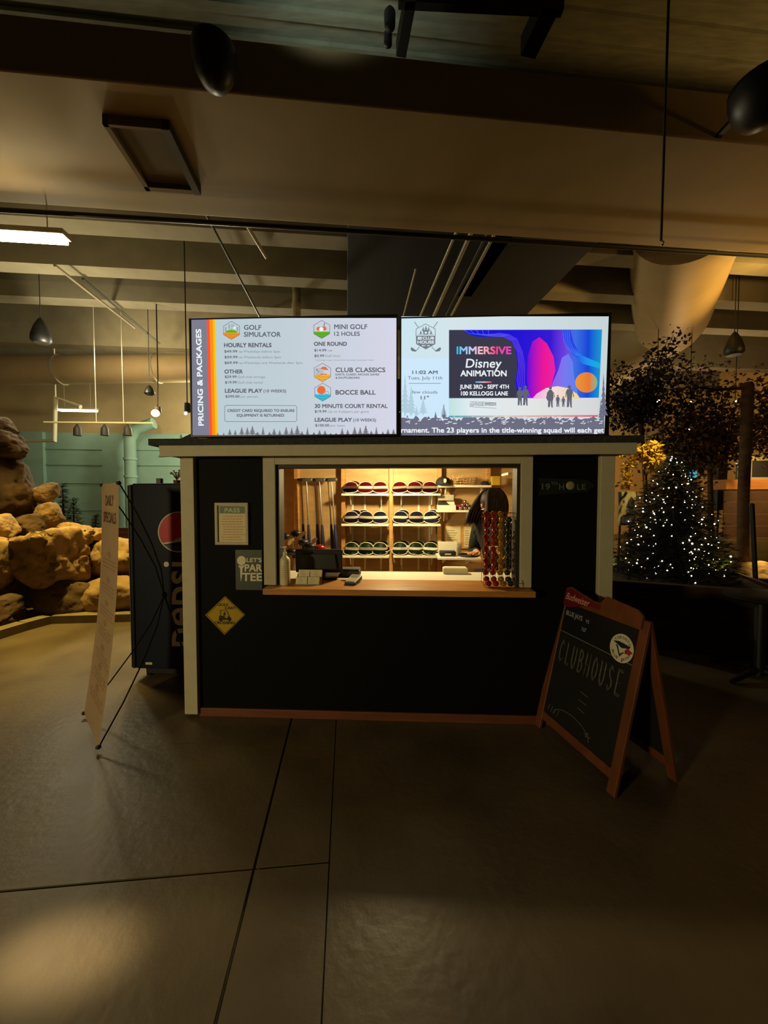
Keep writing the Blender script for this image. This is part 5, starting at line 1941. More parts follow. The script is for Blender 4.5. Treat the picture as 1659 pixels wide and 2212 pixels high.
def side_frame(org, e1, e2, nn):
    def P(a, b_, d=0.0):
        return org + e1 * a + e2 * b_ + nn * d - ab

    def plank(a0_, a1_, b0_, b1_, d0=-0.011, d1=0.011):
        m_ = MB()
        vs = [m_.b.verts.new(P(a, b_, d)) for a in (a0_, a1_) for b_ in (b0_, b1_) for d in (d0, d1)]
        for q_ in [(0, 1, 3, 2), (4, 6, 7, 5), (0, 4, 5, 1), (2, 3, 7, 6), (0, 2, 6, 4), (1, 5, 7, 3)]:
            m_.b.faces.new([vs[i] for i in q_])
        bmesh.ops.bevel(m_.b, geom=m_.b.edges[:], offset=0.003, segments=1, affect='EDGES')
        return m_
    return P, plank


m_board = mat('chalkboard_black', rgb(9, 9, 9), 0.75, vary=0.25, scale=6)
m_aw = mat('honey_stained_pine', rgb(112, 60, 26), 0.55, vary=0.3, scale=5, stretch=(3, 3, 1))
eub = (top_off - off).normalized()
nb = -ex.cross(eub).normalized()
if nb.x < 0:
    nb = -nb
for org, e2, nn, fr_ in ((FL, eu, an, True), (FL + off, eub, nb, False)):
    P, plank = side_frame(org, ex, e2, nn)
    nm = 'front_panel' if fr_ else 'back_panel'
    pan = obj(nm, plank(0.05, AW - 0.05, 0.13, AL - 0.06, -0.006, 0.004), m_board, sg)
    obj('stile', plank(0, 0.055, 0.004, AL), m_aw, sg)
    obj('stile', plank(AW - 0.055, AW, 0.004, AL), m_aw, sg)
    obj('rail', plank(0.056, AW - 0.056, 0.075, 0.13), m_aw, sg)
    obj('rail', plank(0.056, AW - 0.056, AL - 0.06, AL), m_aw, sg)
    if fr_:
        PF, pfront = P, pan
for x_ in (0.09, AW - 0.09):
    obj('hinge', MB().tube([PF(x_ - 0.03, AL + 0.004, -0.012), PF(x_ + 0.03, AL + 0.004, -0.012)], 0.008, 8), m_dark, sg)
# carved header: bow-tie outline
mh = MB()
hp_ = [(0.03, AL - 0.05), (0.03, AL + 0.03), (0.10, AL + 0.055), (0.30, AL + 0.012), (0.36, AL + 0.012), (0.40, AL + 0.065), (0.62, AL + 0.045), (0.66, AL + 0.02), (0.66, AL - 0.05), (0.40, AL - 0.055), (0.33, AL - 0.035), (0.28, AL - 0.035)]
vf = [mh.b.verts.new(PF(a, b_, 0.012)) for a, b_ in hp_]
vb_ = [mh.b.verts.new(PF(a, b_, 0.026)) for a, b_ in hp_]
mh.b.faces.new(vf)
mh.b.faces.new(vb_[::-1])
for i in range(len(hp_)):
    mh.b.faces.new([vf[i], vb_[i], vb_[(i + 1) % len(hp_)], vf[(i + 1) % len(hp_)]])
hdr = obj('header', mh, m_aw, sg)
f27 = lambda a, b_: PF(a, b_, 0.0272)
mb = MB()
mb.poly([f27(*p) for p in [(0.05, AL - 0.075), (0.05, AL + 0.025), (0.10, AL + 0.045), (0.29, AL + 0.005), (0.37, AL + 0.005), (0.37, AL - 0.03), (0.28, AL - 0.03), (0.10, AL - 0.085)]])
bt_ = obj('bow_tie_label', mb, mat('red_label', rgb(104, 12, 15), 0.5), hdr)
mb = MB()
write(mb, 'Budweiser', lambda a, b_: PF(a, b_, 0.0285), 0.065, 0.275, AL - 0.035, 0.048, 0.01, 0.25)
obj('label_lettering', mb, mat('label_pink_ink', rgb(214, 150, 140), 0.5), bt_)
mb = MB()
mb.poly([PF(*p, 0.0055) for p in [(0.057, 0.70), (AW - 0.057, 0.70), (AW - 0.057, AL - 0.062), (0.057, AL - 0.062)]])
ps = obj('team_poster', mb, mat('deep_navy_print', rgb(8, 9, 16), 0.6), pfront)
mb = MB()
f6 = lambda a, b_: PF(a, b_, 0.0062)
write(mb, 'BLUE JAYS', f6, 0.075, 0.225, 0.815, 0.032, 0.02)
write(mb, 'VS', f6, 0.255, 0.285, 0.815, 0.024, 0.01)
write(mb, '7:07', f6, 0.235, 0.275, 0.755, 0.026, 0.01)
obj('poster_lettering', mb, mat('poster_grey_ink', rgb(150, 152, 156), 0.6), ps)
RC = (AW - 0.142, 0.76)
RR = 0.080
mb = MB()
mb.poly([PF(RC[0] + RR * cos(2 * pi * i / 40), RC[1] + RR * sin(2 * pi * i / 40), 0.0070) for i in range(40)])
rd_ = obj('team_roundel', mb, mat('roundel_cream', rgb(216, 208, 180), 0.6), ps)
f8 = lambda a, b_: PF(RC[0] + a * RR, RC[1] + b_ * RR, 0.0078)
mb = MB()
mb.poly([f8(*p) for p in [(-0.78, 0.30), (-0.30, 0.42), (0.10, 0.40), (0.55, 0.34), (0.72, 0.36), (0.60, 0.16), (0.30, 0.10), (0.02, 0.02), (-0.30, 0.14)]])
mb.poly([f8(*p) for p in [(-0.50, 0.10), (-0.34, -0.10), (-0.20, -0.36), (-0.02, -0.62), (0.12, -0.40), (0.30, -0.22), (0.22, -0.20), (0.08, -0.30), (-0.02, -0.42), (-0.14, -0.26), (-0.26, 0.0), (-0.40, 0.14)]])
for txt, a0_, a1_, rad, flip in (('TORONTO', 150, 30, 0.66, False), ('BLUE JAYS', 206, 334, 0.86, True)):
    for i, ch in enumerate(txt):
        if ch == ' ':
            continue
        th = R(a0_ + (a1_ - a0_) * (i + 0.5) / len(txt))
        cx_, cy_ = rad * cos(th), rad * sin(th)
        rot_ = th - pi / 2 if not flip else th + pi / 2
        write(mb, ch, lambda a, b_, cx_=cx_, cy_=cy_, rot_=rot_: f8(cx_ + a * cos(rot_) - b_ * sin(rot_), cy_ + a * sin(rot_) + b_ * cos(rot_)), -0.075, 0.075, 0, 0.2, 0.01)
obj('bird_emblem', mb, mat('roundel_navy', rgb(20, 26, 52), 0.6), rd_)
mb = MB()
mb.poly([PF(RC[0] + a * RR, RC[1] + b_ * RR, 0.0086) for a, b_ in [(0.50, 0.20), (0.66, 0.10), (0.98, -0.02), (0.76, -0.16), (0.80, -0.34), (0.58, -0.22), (0.36, -0.28), (0.30, -0.06), (0.40, 0.06)]])
obj('maple_leaf', mb, mat('roundel_red', rgb(160, 26, 34), 0.6), rd_)
# chalk heading: tall thin double-stroke letters
m_chalk = mat('pale_chalk', rgb(120, 120, 104), 0.9, vary=0.4, scale=60)
mb = MB()
f5 = lambda a, b_: PF(a, b_, 0.0052)
LET = {'C': [(0.9, 0.85), (0.6, 1), (0.3, 0.85), (0.15, 0.5), (0.3, 0.12), (0.6, 0), (0.9, 0.15)], 'L': [(0.3, 1), (0.28, 0.05), (0.9, 0.0)], 'U': [(0.15, 1), (0.15, 0.3), (0.35, 0), (0.65, 0), (0.85, 0.3), (0.85, 1)],
       'B': [(0.2, 0), (0.2, 1), (0.7, 0.95), (0.8, 0.75), (0.6, 0.55), (0.25, 0.52), (0.7, 0.48), (0.9, 0.25), (0.7, 0.02), (0.2, 0)], 'H': [(0.15, 1), (0.15, 0), (0.15, 0.5), (0.85, 0.5), (0.85, 1), (0.85, 0)],
       'O': [(0.5, 1), (0.2, 0.8), (0.12, 0.5), (0.2, 0.2), (0.5, 0), (0.8, 0.2), (0.88, 0.5), (0.8, 0.8), (0.5, 1)], 'S': [(0.85, 0.85), (0.5, 1), (0.2, 0.8), (0.4, 0.55), (0.75, 0.4), (0.8, 0.15), (0.5, 0), (0.15, 0.15)],
       'E': [(0.85, 1), (0.2, 1), (0.2, 0.5), (0.7, 0.5), (0.2, 0.5), (0.2, 0), (0.9, 0)]}
lx = 0.075
lw = (AW - 0.16) / 9
for k, ch in enumerate('CLUBHOUSE'):
    for dx_, sc in ((0, 1.0), (0.15, 0.86)):
        pts = [(lx + lw * (k + 0.08 + (p_[0] * 0.72 + dx_ * 0.5)), 0.50 + 0.145 * (0.5 + (p_[1] - 0.5) * sc)) for p_ in LET[ch]]
        line(mb, f5, pts, 0.0032)
for k in range(3):
    line(mb, f5, [(0.33, 0.40 - 0.05 * k), (0.39, 0.395 - 0.05 * k)], 0.003)
pts = [(0.30 + 0.16 * cos(a_), 0.16 + 0.07 * sin(a_)) for a_ in [pi * i / 14 for i in range(15)]]
line(mb, f5, pts, 0.003)
line(mb, f5, [(0.42, 0.19), (0.45, 0.205), (0.43, 0.18), (0.47, 0.19)], 0.003)
for k in range(4):
    line(mb, f5, [(0.09 + 0.03 * k, 0.16), (0.10 + 0.03 * k, 0.20)], 0.003)
line(mb, f5, [(0.058, 0.698), (AW - 0.058, 0.698)], 0.006)
obj('chalk_lettering', mb, m_chalk, pfront)

# ---------------------------------------------------------------- fake rockery on the left
def rock_mesh(sx, sy, sz, seed, cuts=16, rough=0.05, boxy=0.0):
    rn = random.Random(seed)
    planes = []
    for k in range(cuts):
        n_ = Vector((rn.gauss(0, 1), rn.gauss(0, 1), rn.gauss(0, 1))).normalized()
        planes.append((n_, rn.uniform(0.72, 1.0)))
    for n_ in (Vector((1, 0, 0)), Vector((-1, 0, 0)), Vector((0, 1, 0)), Vector((0, -1, 0)), Vector((0, 0, 1)), Vector((0, 0, -1))):
        planes.append(((n_ + Vector((rn.uniform(-.2, .2), rn.uniform(-.2, .2), rn.uniform(-.2, .2)))).normalized(), rn.uniform(0.82, 0.95)))
    b_ = bmesh.new()
    bmesh.ops.create_icosphere(b_, subdivisions=5, radius=1)
    so = Vector((rn.uniform(-50, 50), rn.uniform(-50, 50), rn.uniform(-50, 50)))
    for v_ in b_.verts:
        d_ = v_.co.normalized()
        hs = sorted(h_ / max(0.05, n_.dot(d_)) for n_, h_ in planes if n_.dot(d_) > 0.05)
        r_ = min(1.35, hs[0])
        if len(hs) > 1:
            r_ = r_ * (1 - 0.10 * math.exp(-(hs[1] - hs[0]) * 14))
        nz = noise.fractal(d_ * 2.2 + so, 1.0, 2.0, 5)
        cr = abs(noise.noise(d_ * 3.1 + so * 1.7))
        r_ *= 1 + rough * nz * 1.3 - rough * 0.9 * max(0, 0.06 - cr) / 0.06
        r_ *= 1 + 0.02 * noise.noise(d_ * 14 + so)
        v_.co = Vector((d_.x * r_ * sx, d_.y * r_ * sy, d_.z * r_ * sz))
    return b_


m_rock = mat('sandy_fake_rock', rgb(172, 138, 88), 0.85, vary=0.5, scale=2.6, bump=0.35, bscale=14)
m_rockd = mat('brown_rock_dimmed', rgb(96, 72, 44), 0.9, vary=0.5, scale=2.8, bump=0.35, bscale=14)  # brown, darkened in the colour itself for weaker light on the pillar


def rock(x0_, x1_, y0_, y1_, Y, dep, seed, label, m=None, rot=0.0, rough=0.06, name='boulder', group='fake boulders of the left rockery', cuts=16):
    c_ = at((x0_ + x1_) / 2, (y0_ + y1_) / 2, Y)
    sx, sz = (x1_ - x0_) / 2 * Y / F, (y1_ - y0_) / 2 * Y / F
    o = obj(name, rock_mesh(sx, dep, sz, seed, cuts, rough), m or m_rock, None, 60)
    o.location = c_
    o.rotation_euler = (0, rot, 0)
    return tag(o, label, 'rock', group)


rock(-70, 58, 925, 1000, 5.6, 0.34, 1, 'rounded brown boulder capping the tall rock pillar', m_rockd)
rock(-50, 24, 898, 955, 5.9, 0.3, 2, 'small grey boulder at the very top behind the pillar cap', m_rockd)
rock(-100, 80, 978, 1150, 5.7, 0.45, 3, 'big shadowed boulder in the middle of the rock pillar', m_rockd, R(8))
rock(74, 116, 1042, 1092, 5.9, 0.2, 4, 'squarish pale boulder perched high on the pillar side')
rock(80, 131, 1078, 1152, 5.8, 0.22, 5, 'pale upright block below the squarish pale boulder')
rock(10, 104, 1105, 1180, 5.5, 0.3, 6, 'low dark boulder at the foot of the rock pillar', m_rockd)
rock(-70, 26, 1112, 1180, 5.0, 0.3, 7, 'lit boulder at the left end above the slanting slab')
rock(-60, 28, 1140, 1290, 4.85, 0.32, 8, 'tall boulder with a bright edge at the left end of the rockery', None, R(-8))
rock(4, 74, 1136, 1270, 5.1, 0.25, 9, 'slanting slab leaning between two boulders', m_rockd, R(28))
rock(46, 200, 1138, 1280, 5.25, 0.42, 10, 'largest craggy boulder bulging at the middle of the rockery', None, R(-10), 0.09)
rock(112, 212, 1128, 1186, 5.55, 0.3, 11, 'craggy lit ledge on top of the largest boulder', None, R(12), 0.12)
rock(196, 226, 1140, 1170, 5.7, 0.2, 12, 'small round stone at the end of the craggy ledge')
rock(186, 330, 1158, 1248, 5.6, 0.35, 13, 'flat topped boulder behind the banner stand', None, 0, 0.05)
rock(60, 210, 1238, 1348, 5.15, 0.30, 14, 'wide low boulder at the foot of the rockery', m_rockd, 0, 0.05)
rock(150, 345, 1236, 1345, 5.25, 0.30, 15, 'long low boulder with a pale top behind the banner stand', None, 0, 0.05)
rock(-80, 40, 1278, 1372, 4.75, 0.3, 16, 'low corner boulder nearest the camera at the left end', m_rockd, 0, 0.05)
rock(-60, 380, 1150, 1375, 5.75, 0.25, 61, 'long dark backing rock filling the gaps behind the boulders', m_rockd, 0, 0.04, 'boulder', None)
kb_ = MB()
kp0 = [on_z(-220, 1440, 0), on_z(-60, 1400, 0), on_z(60, 1362, 0), on_z(110, 1348, 0), on_z(300, 1343, 0), on_z(420, 1341, 0)]
for i in range(len(kp0) - 1):
    a_, b_ = kp0[i], kp0[i + 1]
    d_ = (b_ - a_).normalized()
    n_ = Vector((-d_.y, d_.x, 0)) * 0.16
    vs = [kb_.b.verts.new(p_) for p_ in (a_, b_, b_ + n_, a_ + n_, a_ + Vector((0, 0, 0.10)), b_ + Vector((0, 0, 0.10)), b_ + n_ + Vector((0, 0, 0.10)), a_ + n_ + Vector((0, 0, 0.10)))]
    for q_ in ((0, 1, 5, 4), (3, 2, 6, 7), (4, 5, 6, 7), (0, 3, 7, 4), (1, 2, 6, 5)):
        kb_.b.faces.new([vs[j] for j in q_])
tag(obj('kerb', kb_, mat('grey_kerb', rgb(128, 112, 80), 0.85, vary=0.2)), 'low grey kerb curving along the foot of the rockery', 'kerb')
# wooden edging and little firs behind the rocks
e0_, e1_ = at(205, 1160, 7.2), at(330, 1160, 7.3)
wb = thing('timber_edging', 'reddish timber edging boards behind the flat topped boulder', 'edging', Vector((e0_.x, e0_.y, 0)), 0)
zz = e0_.z
for k in range(4):
    obj('board', MB().box(0, 1.6, 0, 0.05, zz - 0.18 + 0.09 * k, zz - 0.095 + 0.09 * k, 0.003), m_red, wb)
for x_ in (0.1, 0.85, 1.5):
    obj('stake', MB().box(x_, x_ + 0.07, 0.051, 0.11, 0.0, zz + 0.15), m_red, wb)


def needle_tree(name, label, base, h_, r_, levels, per, seed, m_n, m_t, group=None, droop=0.25, nl=0.05, taper=1.0, z_low=0.06, dens=5):
    rn = random.Random(seed)
    t = thing(name, label, 'tree', base, 0, group)
    obj('trunk', MB().tube([(0, 0, 0), (0, 0, h_ * 0.5), (0, 0, h_ * 0.97)], [0.022 * h_, 0.015 * h_, 0.003 * h_], 8), m_t, t)
    g = MB()
    bw_ = MB()
    tips = []
    for lv in range(levels):
        f_ = lv / (levels - 1)
        z = h_ * (z_low + (1 - z_low) * 0.97 * f_)
        L0 = r_ * (1 - f_) ** taper + 0.03 * r_
        n_ = max(4, int(per * (1 - 0.6 * f_)))
        for k in range(n_):
            a_ = 2 * pi * (k + rn.random() * 0.8) / n_ + lv
            L = L0 * rn.uniform(0.72, 1.08)
            pts = []
            steps = max(3, int(L / 0.06))
            for i in range(steps + 1):
                s__ = i / steps
                pts.append(Vector((cos(a_) * L * s__, sin(a_) * L * s__, z + L * (0.10 * s__ - droop * s__ * s__) + 0.02 * sin(5 * s__))))
            tips.append((pts, L))
            bw_.tube([pts[0], pts[len(pts) // 2], pts[-1]], [0.006, 0.004, 0.001], 4, False)
            side_ = Vector((-sin(a_), cos(a_), 0))
            out = Vector((cos(a_), sin(a_), 0))
            for i in range(1, steps + 1):
                p_ = pts[i]
                for j in range(dens):
                    sg_ = rn.choice((-1, 1))
                    d_ = (side_ * sg_ * rn.uniform(0.35, 1) + out * rn.uniform(0.3, 1.0) + Vector((0, 0, rn.uniform(-0.35, 0.5)))).normalized()
                    q_ = p_ + out * rn.uniform(-0.03, 0.03)
                    ln = nl * rn.uniform(0.7, 1.5)
                    w__ = d_.cross(Vector((0, 0, 1))).normalized() * 0.0042 + Vector((0, 0, 0.0022))
                    g.poly([q_ - w__, q_ + d_ * ln * 0.5 - w__ * 0.9, q_ + d_ * ln, q_ + d_ * ln * 0.5 + w__ * 0.9, q_ + w__])
    obj('branches', bw_, m_t, t)
    obj('foliage', g, m_n, t)
    return t, tips


m_needle = mat('fir_needles', rgb(30, 48, 26), 0.75, vary=0.4, scale=12)
m_bark = mat('brown_bark', rgb(92, 64, 40), 0.9, vary=0.4, scale=14, bump=0.4)
for i, (px_, py0_, py1_, w_, Y, lab) in enumerate(((135, 1044, 1150, 26, 6.6, 'small dark fir behind the pale rock blocks'), (158, 1075, 1152, 40, 6.8, 'wide dark fir right of the slim one behind the rocks'), (206, 1110, 1150, 20, 6.9, 'tiny fir tip beside the timber edging'))):
    a_, b_ = at(px_, py0_, Y), at(px_, py1_, Y)
    hh_ = a_.z
    needle_tree('fir_tree', lab, Vector((a_.x, a_.y, 0)), hh_, w_ * Y / F * 1.1, 16, 11, 30 + i, m_needle, m_bark, 'small firs behind the rockery', 0.3, 0.07, 1.0, 0.25)

# ---------------------------------------------------------------- right-hand side
# planter and lit tree
pl0, pl1 = on_z(1300, 1384, 0), on_z(1560, 1416, 0)
pd = (pl1 - pl0)
pL = pd.length + 0.6
prz = math.atan2(pd.y, pd.x)
pt = thing('planter', 'long dark timber planter under the tree with fairy lights', 'planter', pl0, prz)
m_plank = mat('dark_plank', rgb(82, 54, 34), 0.7, vary=0.35, scale=5, stretch=(1, 8, 8))
PH = 0.66
for k in range(4):
    obj('board', MB().box(0, pL, 0, 0.04, 0.01 + k * PH / 4, 0.01 + (k + 1) * PH / 4 - 0.006, 0.004), m_plank, pt)
for x_ in (0, pL - 0.04):
    obj('end_board', MB().box(x_, x_ + 0.04, 0.041, 1.3, 0.01, PH, 0.004), m_plank, pt)
obj('back_board', MB().box(0.041, pL - 0.041, 1.26, 1.3, 0.01, PH, 0.004), m_plank, pt)
obj('cap_rail', MB().box(-0.02, pL + 0.02, -0.03, 0.07, PH + 0.002, PH + 0.03, 0.004), m_plank, pt)
so_ = MB().box(0.041, pL - 0.041, 0.071, 1.259, 0.05, PH - 0.03)
obj('soil', so_, mat('dark_soil', rgb(46, 36, 24), 0.95, vary=0.4, scale=20, bump=0.4), pt)
trb = at(1447, 1268, 4.75)
trb.z = PH - 0.03
trh = at(1462, 985, 4.75).z - trb.z
m_fir = mat('xmas_needles', rgb(22, 30, 17), 0.8, vary=0.4, scale=12)
tree, tips = needle_tree('lit_fir_tree', 'dark fir tree covered in tiny white fairy lights in the planter', trb, trh, 0.66, 30, 24, 77, m_fir, m_bark, None, 0.28, 0.062, 0.55, 0.05, 11)
m_fairy = emit('fairy_light_glow', (1.0, 0.86, 0.62, 1), 14)
m_cordg = mat('green_cord', rgb(22, 34, 20), 0.6)
ln_ = random.Random(6)
cand = []
camdir = Vector((EYE.x - trb.x, EYE.y - trb.y, 0)).normalized()
for pts, L in tips:
    for s__ in (0.55, 0.78, 0.97):
        i = int(s__ * (len(pts) - 1))
        p_ = pts[i]
        if Vector((p_.x, p_.y, 0)).dot(camdir) > -0.12 * (0.3 + L) and ln_.random() < 0.9:
            cand.append(p_ + Vector((0, 0, 0.012)) + Vector((p_.x, p_.y, 0)).normalized() * 0.02)
ln_.shuffle(cand)
fl = thing('string_light', 'string of tiny white fairy lights wound round the fir tree', 'fairy lights', trb, 0)
sel = cand[:210]
bulb0 = None
for p_ in sel[:100]:
    if bulb0 is None:
        bulb0 = obj('bulb', MB().ball((0, 0, 0), 0.0072, 1), m_fairy, fl, 80)
        o = bulb0
    else:
        o = bulb0.copy()
        COL.objects.link(o)
    o.location = p_
    k_ = ln_.choice((0.8, 1.0, 1.0, 1.35))
    o.scale = (k_, k_, k_)
mb = MB()
for p_ in sel[100:]:
    mb.ball(p_, 0.006 * ln_.choice((0.7, 1, 1.1)), 1)
o = obj('bulbs', mb, m_fairy, fl, 80)
o['kind'] = 'stuff'
srt = sorted(sel, key=lambda p: p.z)
wpts = []
N_ = 260
for i in range(N_):
    z = trh * (0.06 + 0.9 * i / N_)
    r_ = 0.60 * (1 - z / trh) ** 0.85 + 0.02
    a_ = i * 0.34
    wpts.append((r_ * cos(a_), r_ * sin(a_), z + 0.02 * sin(i * 1.7)))
obj('light_cord', MB().tube(wpts, 0.002, 4), m_cordg, fl)
# free hanging string of lights behind
A = at(1486, 886, 6.2)
fs2 = thing('string_light', 'short vertical string of white lights hanging above the fir tree', 'fairy lights', A, 0)
obj('light_cord', MB().tube([(0, 0, 0.6), (0.0, 0, 0), (0.005, 0, -0.45)], 0.003, 5), m_cordg, fs2)
bb0 = None
for k, py_ in enumerate((895, 906, 911, 916, 922, 928, 934)):
    q_ = at(1486 + (k % 2), py_, 6.2) - A
    if bb0 is None:
        bb0 = obj('bulb', MB().ball((0, 0, 0), 0.012, 1), m_fairy, fs2, 80)
        o = bb0
    else:
        o = bb0.copy()
        COL.objects.link(o)
    o.location = q_ + Vector((0, -0.012, 0))


def leafy(name, label, cat, base, limbs, n_leaf, size, m_l, seed, spread=0.22, trunk=None, m_t=None, group=None):
    """limbs: list of polylines (local); leaves scattered round their outer parts"""
    rn = random.Random(seed)
    t = thing(name, label, cat, base, 0, group)
    if trunk:
        obj('trunk', MB().tube(trunk[0], trunk[1], 10), m_t or m_bark, t, 60)
    bw_ = MB()
    for L in limbs:
        bw_.tube(L, [0.014 - 0.010 * i / (len(L) - 1) for i in range(len(L))], 6)
    obj('branches', bw_, m_t or m_bark, t, 60)
    g = MB()
    for k in range(n_leaf):
        L = rn.choice(limbs)
        i = rn.randrange(len(L) - 1)
        s__ = rn.random()
        p_ = Vector(L[i]).lerp(Vector(L[i + 1]), s__)
        p_ += Vector((rn.gauss(0, spread), rn.gauss(0, spread), rn.gauss(0, spread * 0.7)))
        d_ = Vector((rn.gauss(0, 1), rn.gauss(0, 1), rn.gauss(-0.3, 0.8))).normalized()
        w_ = d_.cross(Vector((rn.gauss(0, 1), rn.gauss(0, 1), rn.gauss(0, 1)))).normalized()
        up__ = d_.cross(w_)
        z_ = size * rn.uniform(0.6, 1.25)
        a_ = p_ + d_ * z_ * 0.33 + w_ * z_ * 0.30 + up__ * z_ * 0.08
        b_ = p_ + d_ * z_ * 0.33 - w_ * z_ * 0.30 + up__ * z_ * 0.08
        c_ = p_ + d_ * z_ * 0.70 + w_ * z_ * 0.24 + up__ * z_ * 0.05
        e_ = p_ + d_ * z_ * 0.70 - w_ * z_ * 0.24 + up__ * z_ * 0.05
        tip = p_ + d_ * z_
        v_ = [g.b.verts.new(x_) for x_ in (p_, a_, c_, tip, e_, b_, p_ + d_ * z_ * 0.5)]
        for q_ in ((0, 1, 6), (1, 2, 6), (2, 3, 6), (3, 4, 6), (4, 5, 6), (5, 0, 6)):
            g.b.faces.new([v_[j] for j in q_])
    obj('foliage', g, m_l, t)
    return t


m_leafb = mat('dry_brown_leaf', rgb(92, 66, 54), 0.8, vary=0.4, scale=9)
m_leafp = mat('dusky_leaf', rgb(66, 52, 58), 0.8, vary=0.4, scale=9)
m_leafy = mat('golden_leaf', rgb(206, 168, 52), 0.7, vary=0.35, scale=12)
YT_ = 6.4
tb = at(1534, 1180, YT_)
tb0 = Vector((tb.x, tb.y, 0))


def loc_(px, py, Y=YT_):
    return at(px, py, Y) - tb0


limbs = []
rl = random.Random(44)
top_ = loc_(1533, 990)
for tx, ty in ((1400, 880), (1425, 830), (1450, 800), (1480, 790), (1512, 800), (1545, 815), (1575, 850), (1585, 900), (1555, 930), (1500, 930), (1460, 920), (1420, 930), (1440, 960), (1480, 985), (1430, 1000), (1400, 960), (1500, 1010), (1530, 900), (1390, 850)):
    e_ = loc_(tx, ty, YT_ + rl.uniform(-0.6, 0.6))
    mid = top_.lerp(e_, 0.5) + Vector((rl.uniform(-.1, .1), rl.uniform(-.1, .1), 0.12))
    limbs.append([top_, mid, e_])
leafy('leafy_tree', 'tall artificial tree with dusky brown leaves behind the lit fir', 'tree', tb0, limbs, 5600, 0.072, m_leafb, 5, 0.20, ([(0, 0, 0), (0.01, 0, 1.0), top_], [0.05, 0.045, 0.035]))
# dusky foliage spilling past the screen edge
tb1 = at(1395, 1180, 5.9)
tb1.z = 0
tp = at(1385, 900, 5.9) - tb1
limbs = []
for tx, ty in ((1310, 820), (1325, 800), (1318, 860), (1340, 880), (1372, 812), (1420, 760), (1442, 735), (1455, 722), (1400, 800), (1330, 920), (1430, 800), (1350, 930), (1385, 850)):
    e_ = at(tx, ty, 5.9 + rl.uniform(-0.5, 0.4)) - tb1
    limbs.append([tp, tp.lerp(e_, 0.5) + Vector((0, 0, 0.1)), e_])
leafy('leafy_tree', 'dusky leaved artificial tree spreading beside the event screen', 'tree', tb1, limbs, 2400, 0.068, m_leafp, 15, 0.13, ([(0, 0, 0), (0.02, 0, 1.2), tp], [0.04, 0.035, 0.025]))
tb2 = at(1700, 1180, 6.6)
tb2.z = 0
tp = at(1690, 960, 6.6) - tb2
limbs = []
for tx, ty in ((1625, 830), (1640, 815), (1660, 810), (1625, 890), (1640, 900), (1660, 860), (1640, 960), (1665, 940), (1700, 830), (1720, 880)):
    e_ = at(tx, ty, 6.6 + rl.uniform(-0.5, 0.4)) - tb2
    limbs.append([tp, tp.lerp(e_, 0.5) + Vector((0, 0, 0.1)), e_])
leafy('leafy_tree', 'reddish brown leaved tree at the edge beyond the bark post', 'tree', tb2, limbs, 2200, 0.072, mat('russet_leaf', rgb(96, 56, 36), 0.8, vary=0.4, scale=9), 25, 0.2, ([(0, 0, 0), (0.02, 0, 1.2), tp], [0.05, 0.045, 0.03]))
# golden branch by the roof end
yb = at(1392, 990, 4.9)
limbs = [[at(x_, y_, 4.9) - yb for x_, y_ in P_] for P_ in (
    [(1345, 978), (1380, 975), (1412, 972)], [(1392, 982), (1366, 995), (1352, 1015), (1350, 1040), (1354, 1052)], [(1380, 980), (1400, 996), (1408, 1008), (1412, 1015)], [(1400, 972), (1412, 965), (1418, 960)], [(1395, 985), (1412, 985), (1420, 990)])]
# carried by its own thin stem that rises from the planter
gs = Vector((yb.x, yb.y, 0.0))
leafy('golden_branch', 'arching branch of golden yellow leaves under the right end of the booth roof', 'branch', yb, limbs, 1100, 0.055, m_leafy, 35, 0.034, ([(0.0, 0.0, -yb.z), (0.03, 0, -yb.z * 0.5), (0, 0, 0)], [0.018, 0.014, 0.008]))
yl = at(1495, 935, 6.0)
limbs = [[at(x_, y_, 6.0) - yl for x_, y_ in P_] for P_ in ([(1488, 900), (1498, 920), (1512, 940)], [(1490, 930), (1520, 950), (1550, 935)], [(1500, 950), (1530, 955), (1538, 920)], [(1470, 935), (1490, 945), (1510, 965)])]
leafy('golden_branch', 'spray of ochre leaves above the lit fir beside the vertical light string', 'branch', yl, limbs, 500, 0.07, mat('ochre_leaf', rgb(150, 112, 52), 0.75, vary=0.35, scale=12), 36, 0.06, ([(0.0, 0.0, -yl.z), (0.03, 0, -yl.z * 0.5), (0, 0, 0)], [0.018, 0.014, 0.008]))

# bark-clad post with arm, black pole, column speaker
pb0 = at(1600, 1290, 5.4)
bk = thing('bark_post', 'bark clad round post with a crooked side arm right of the fir', 'post', Vector((pb0.x, pb0.y, 0)), 0)
zt2 = at(1600, 826, 5.4).z
obj('post_trunk', MB().tube([(0, 0, 0), (0.01, 0, 0.7), (-0.01, 0, 1.6), (0.0, 0, 2.6), (0.0, 0, zt2 - 0.04), (0, 0, zt2)], [0.075, 0.070, 0.066, 0.066, 0.068, 0.05], 14), m_bark, bk, 50)
za = at(1600, 838, 5.4).z
obj('side_arm', MB().tube([(-0.06, 0, za), (-0.4, 0.02, za - 0.02), (-0.72, 0.0, za + 0.01)], [0.025, 0.02, 0.015], 8), m_bark, bk, 50)
bp0 = at(1634, 1290, 4.7)
zt3 = at(1624, 1090, 4.7).z
x_top = at(1624, 1090, 4.7).x - bp0.x
bp_ = thing('black_pole', 'slim black pole leaning slightly in front of the lit boulder', 'pole', Vector((bp0.x + 0.03, bp0.y, 0)), 0)
obj('pole_shaft', MB().tube([(0, 0, 0.0), (x_top - 0.03, 0, zt3)], 0.026, 12), m_blackm, bp_, 50)
obj('pole_cap', MB().ball((x_top - 0.03, 0, zt3), 0.028, 2, (1, 1, 0.6)), m_blackm, bp_, 60)
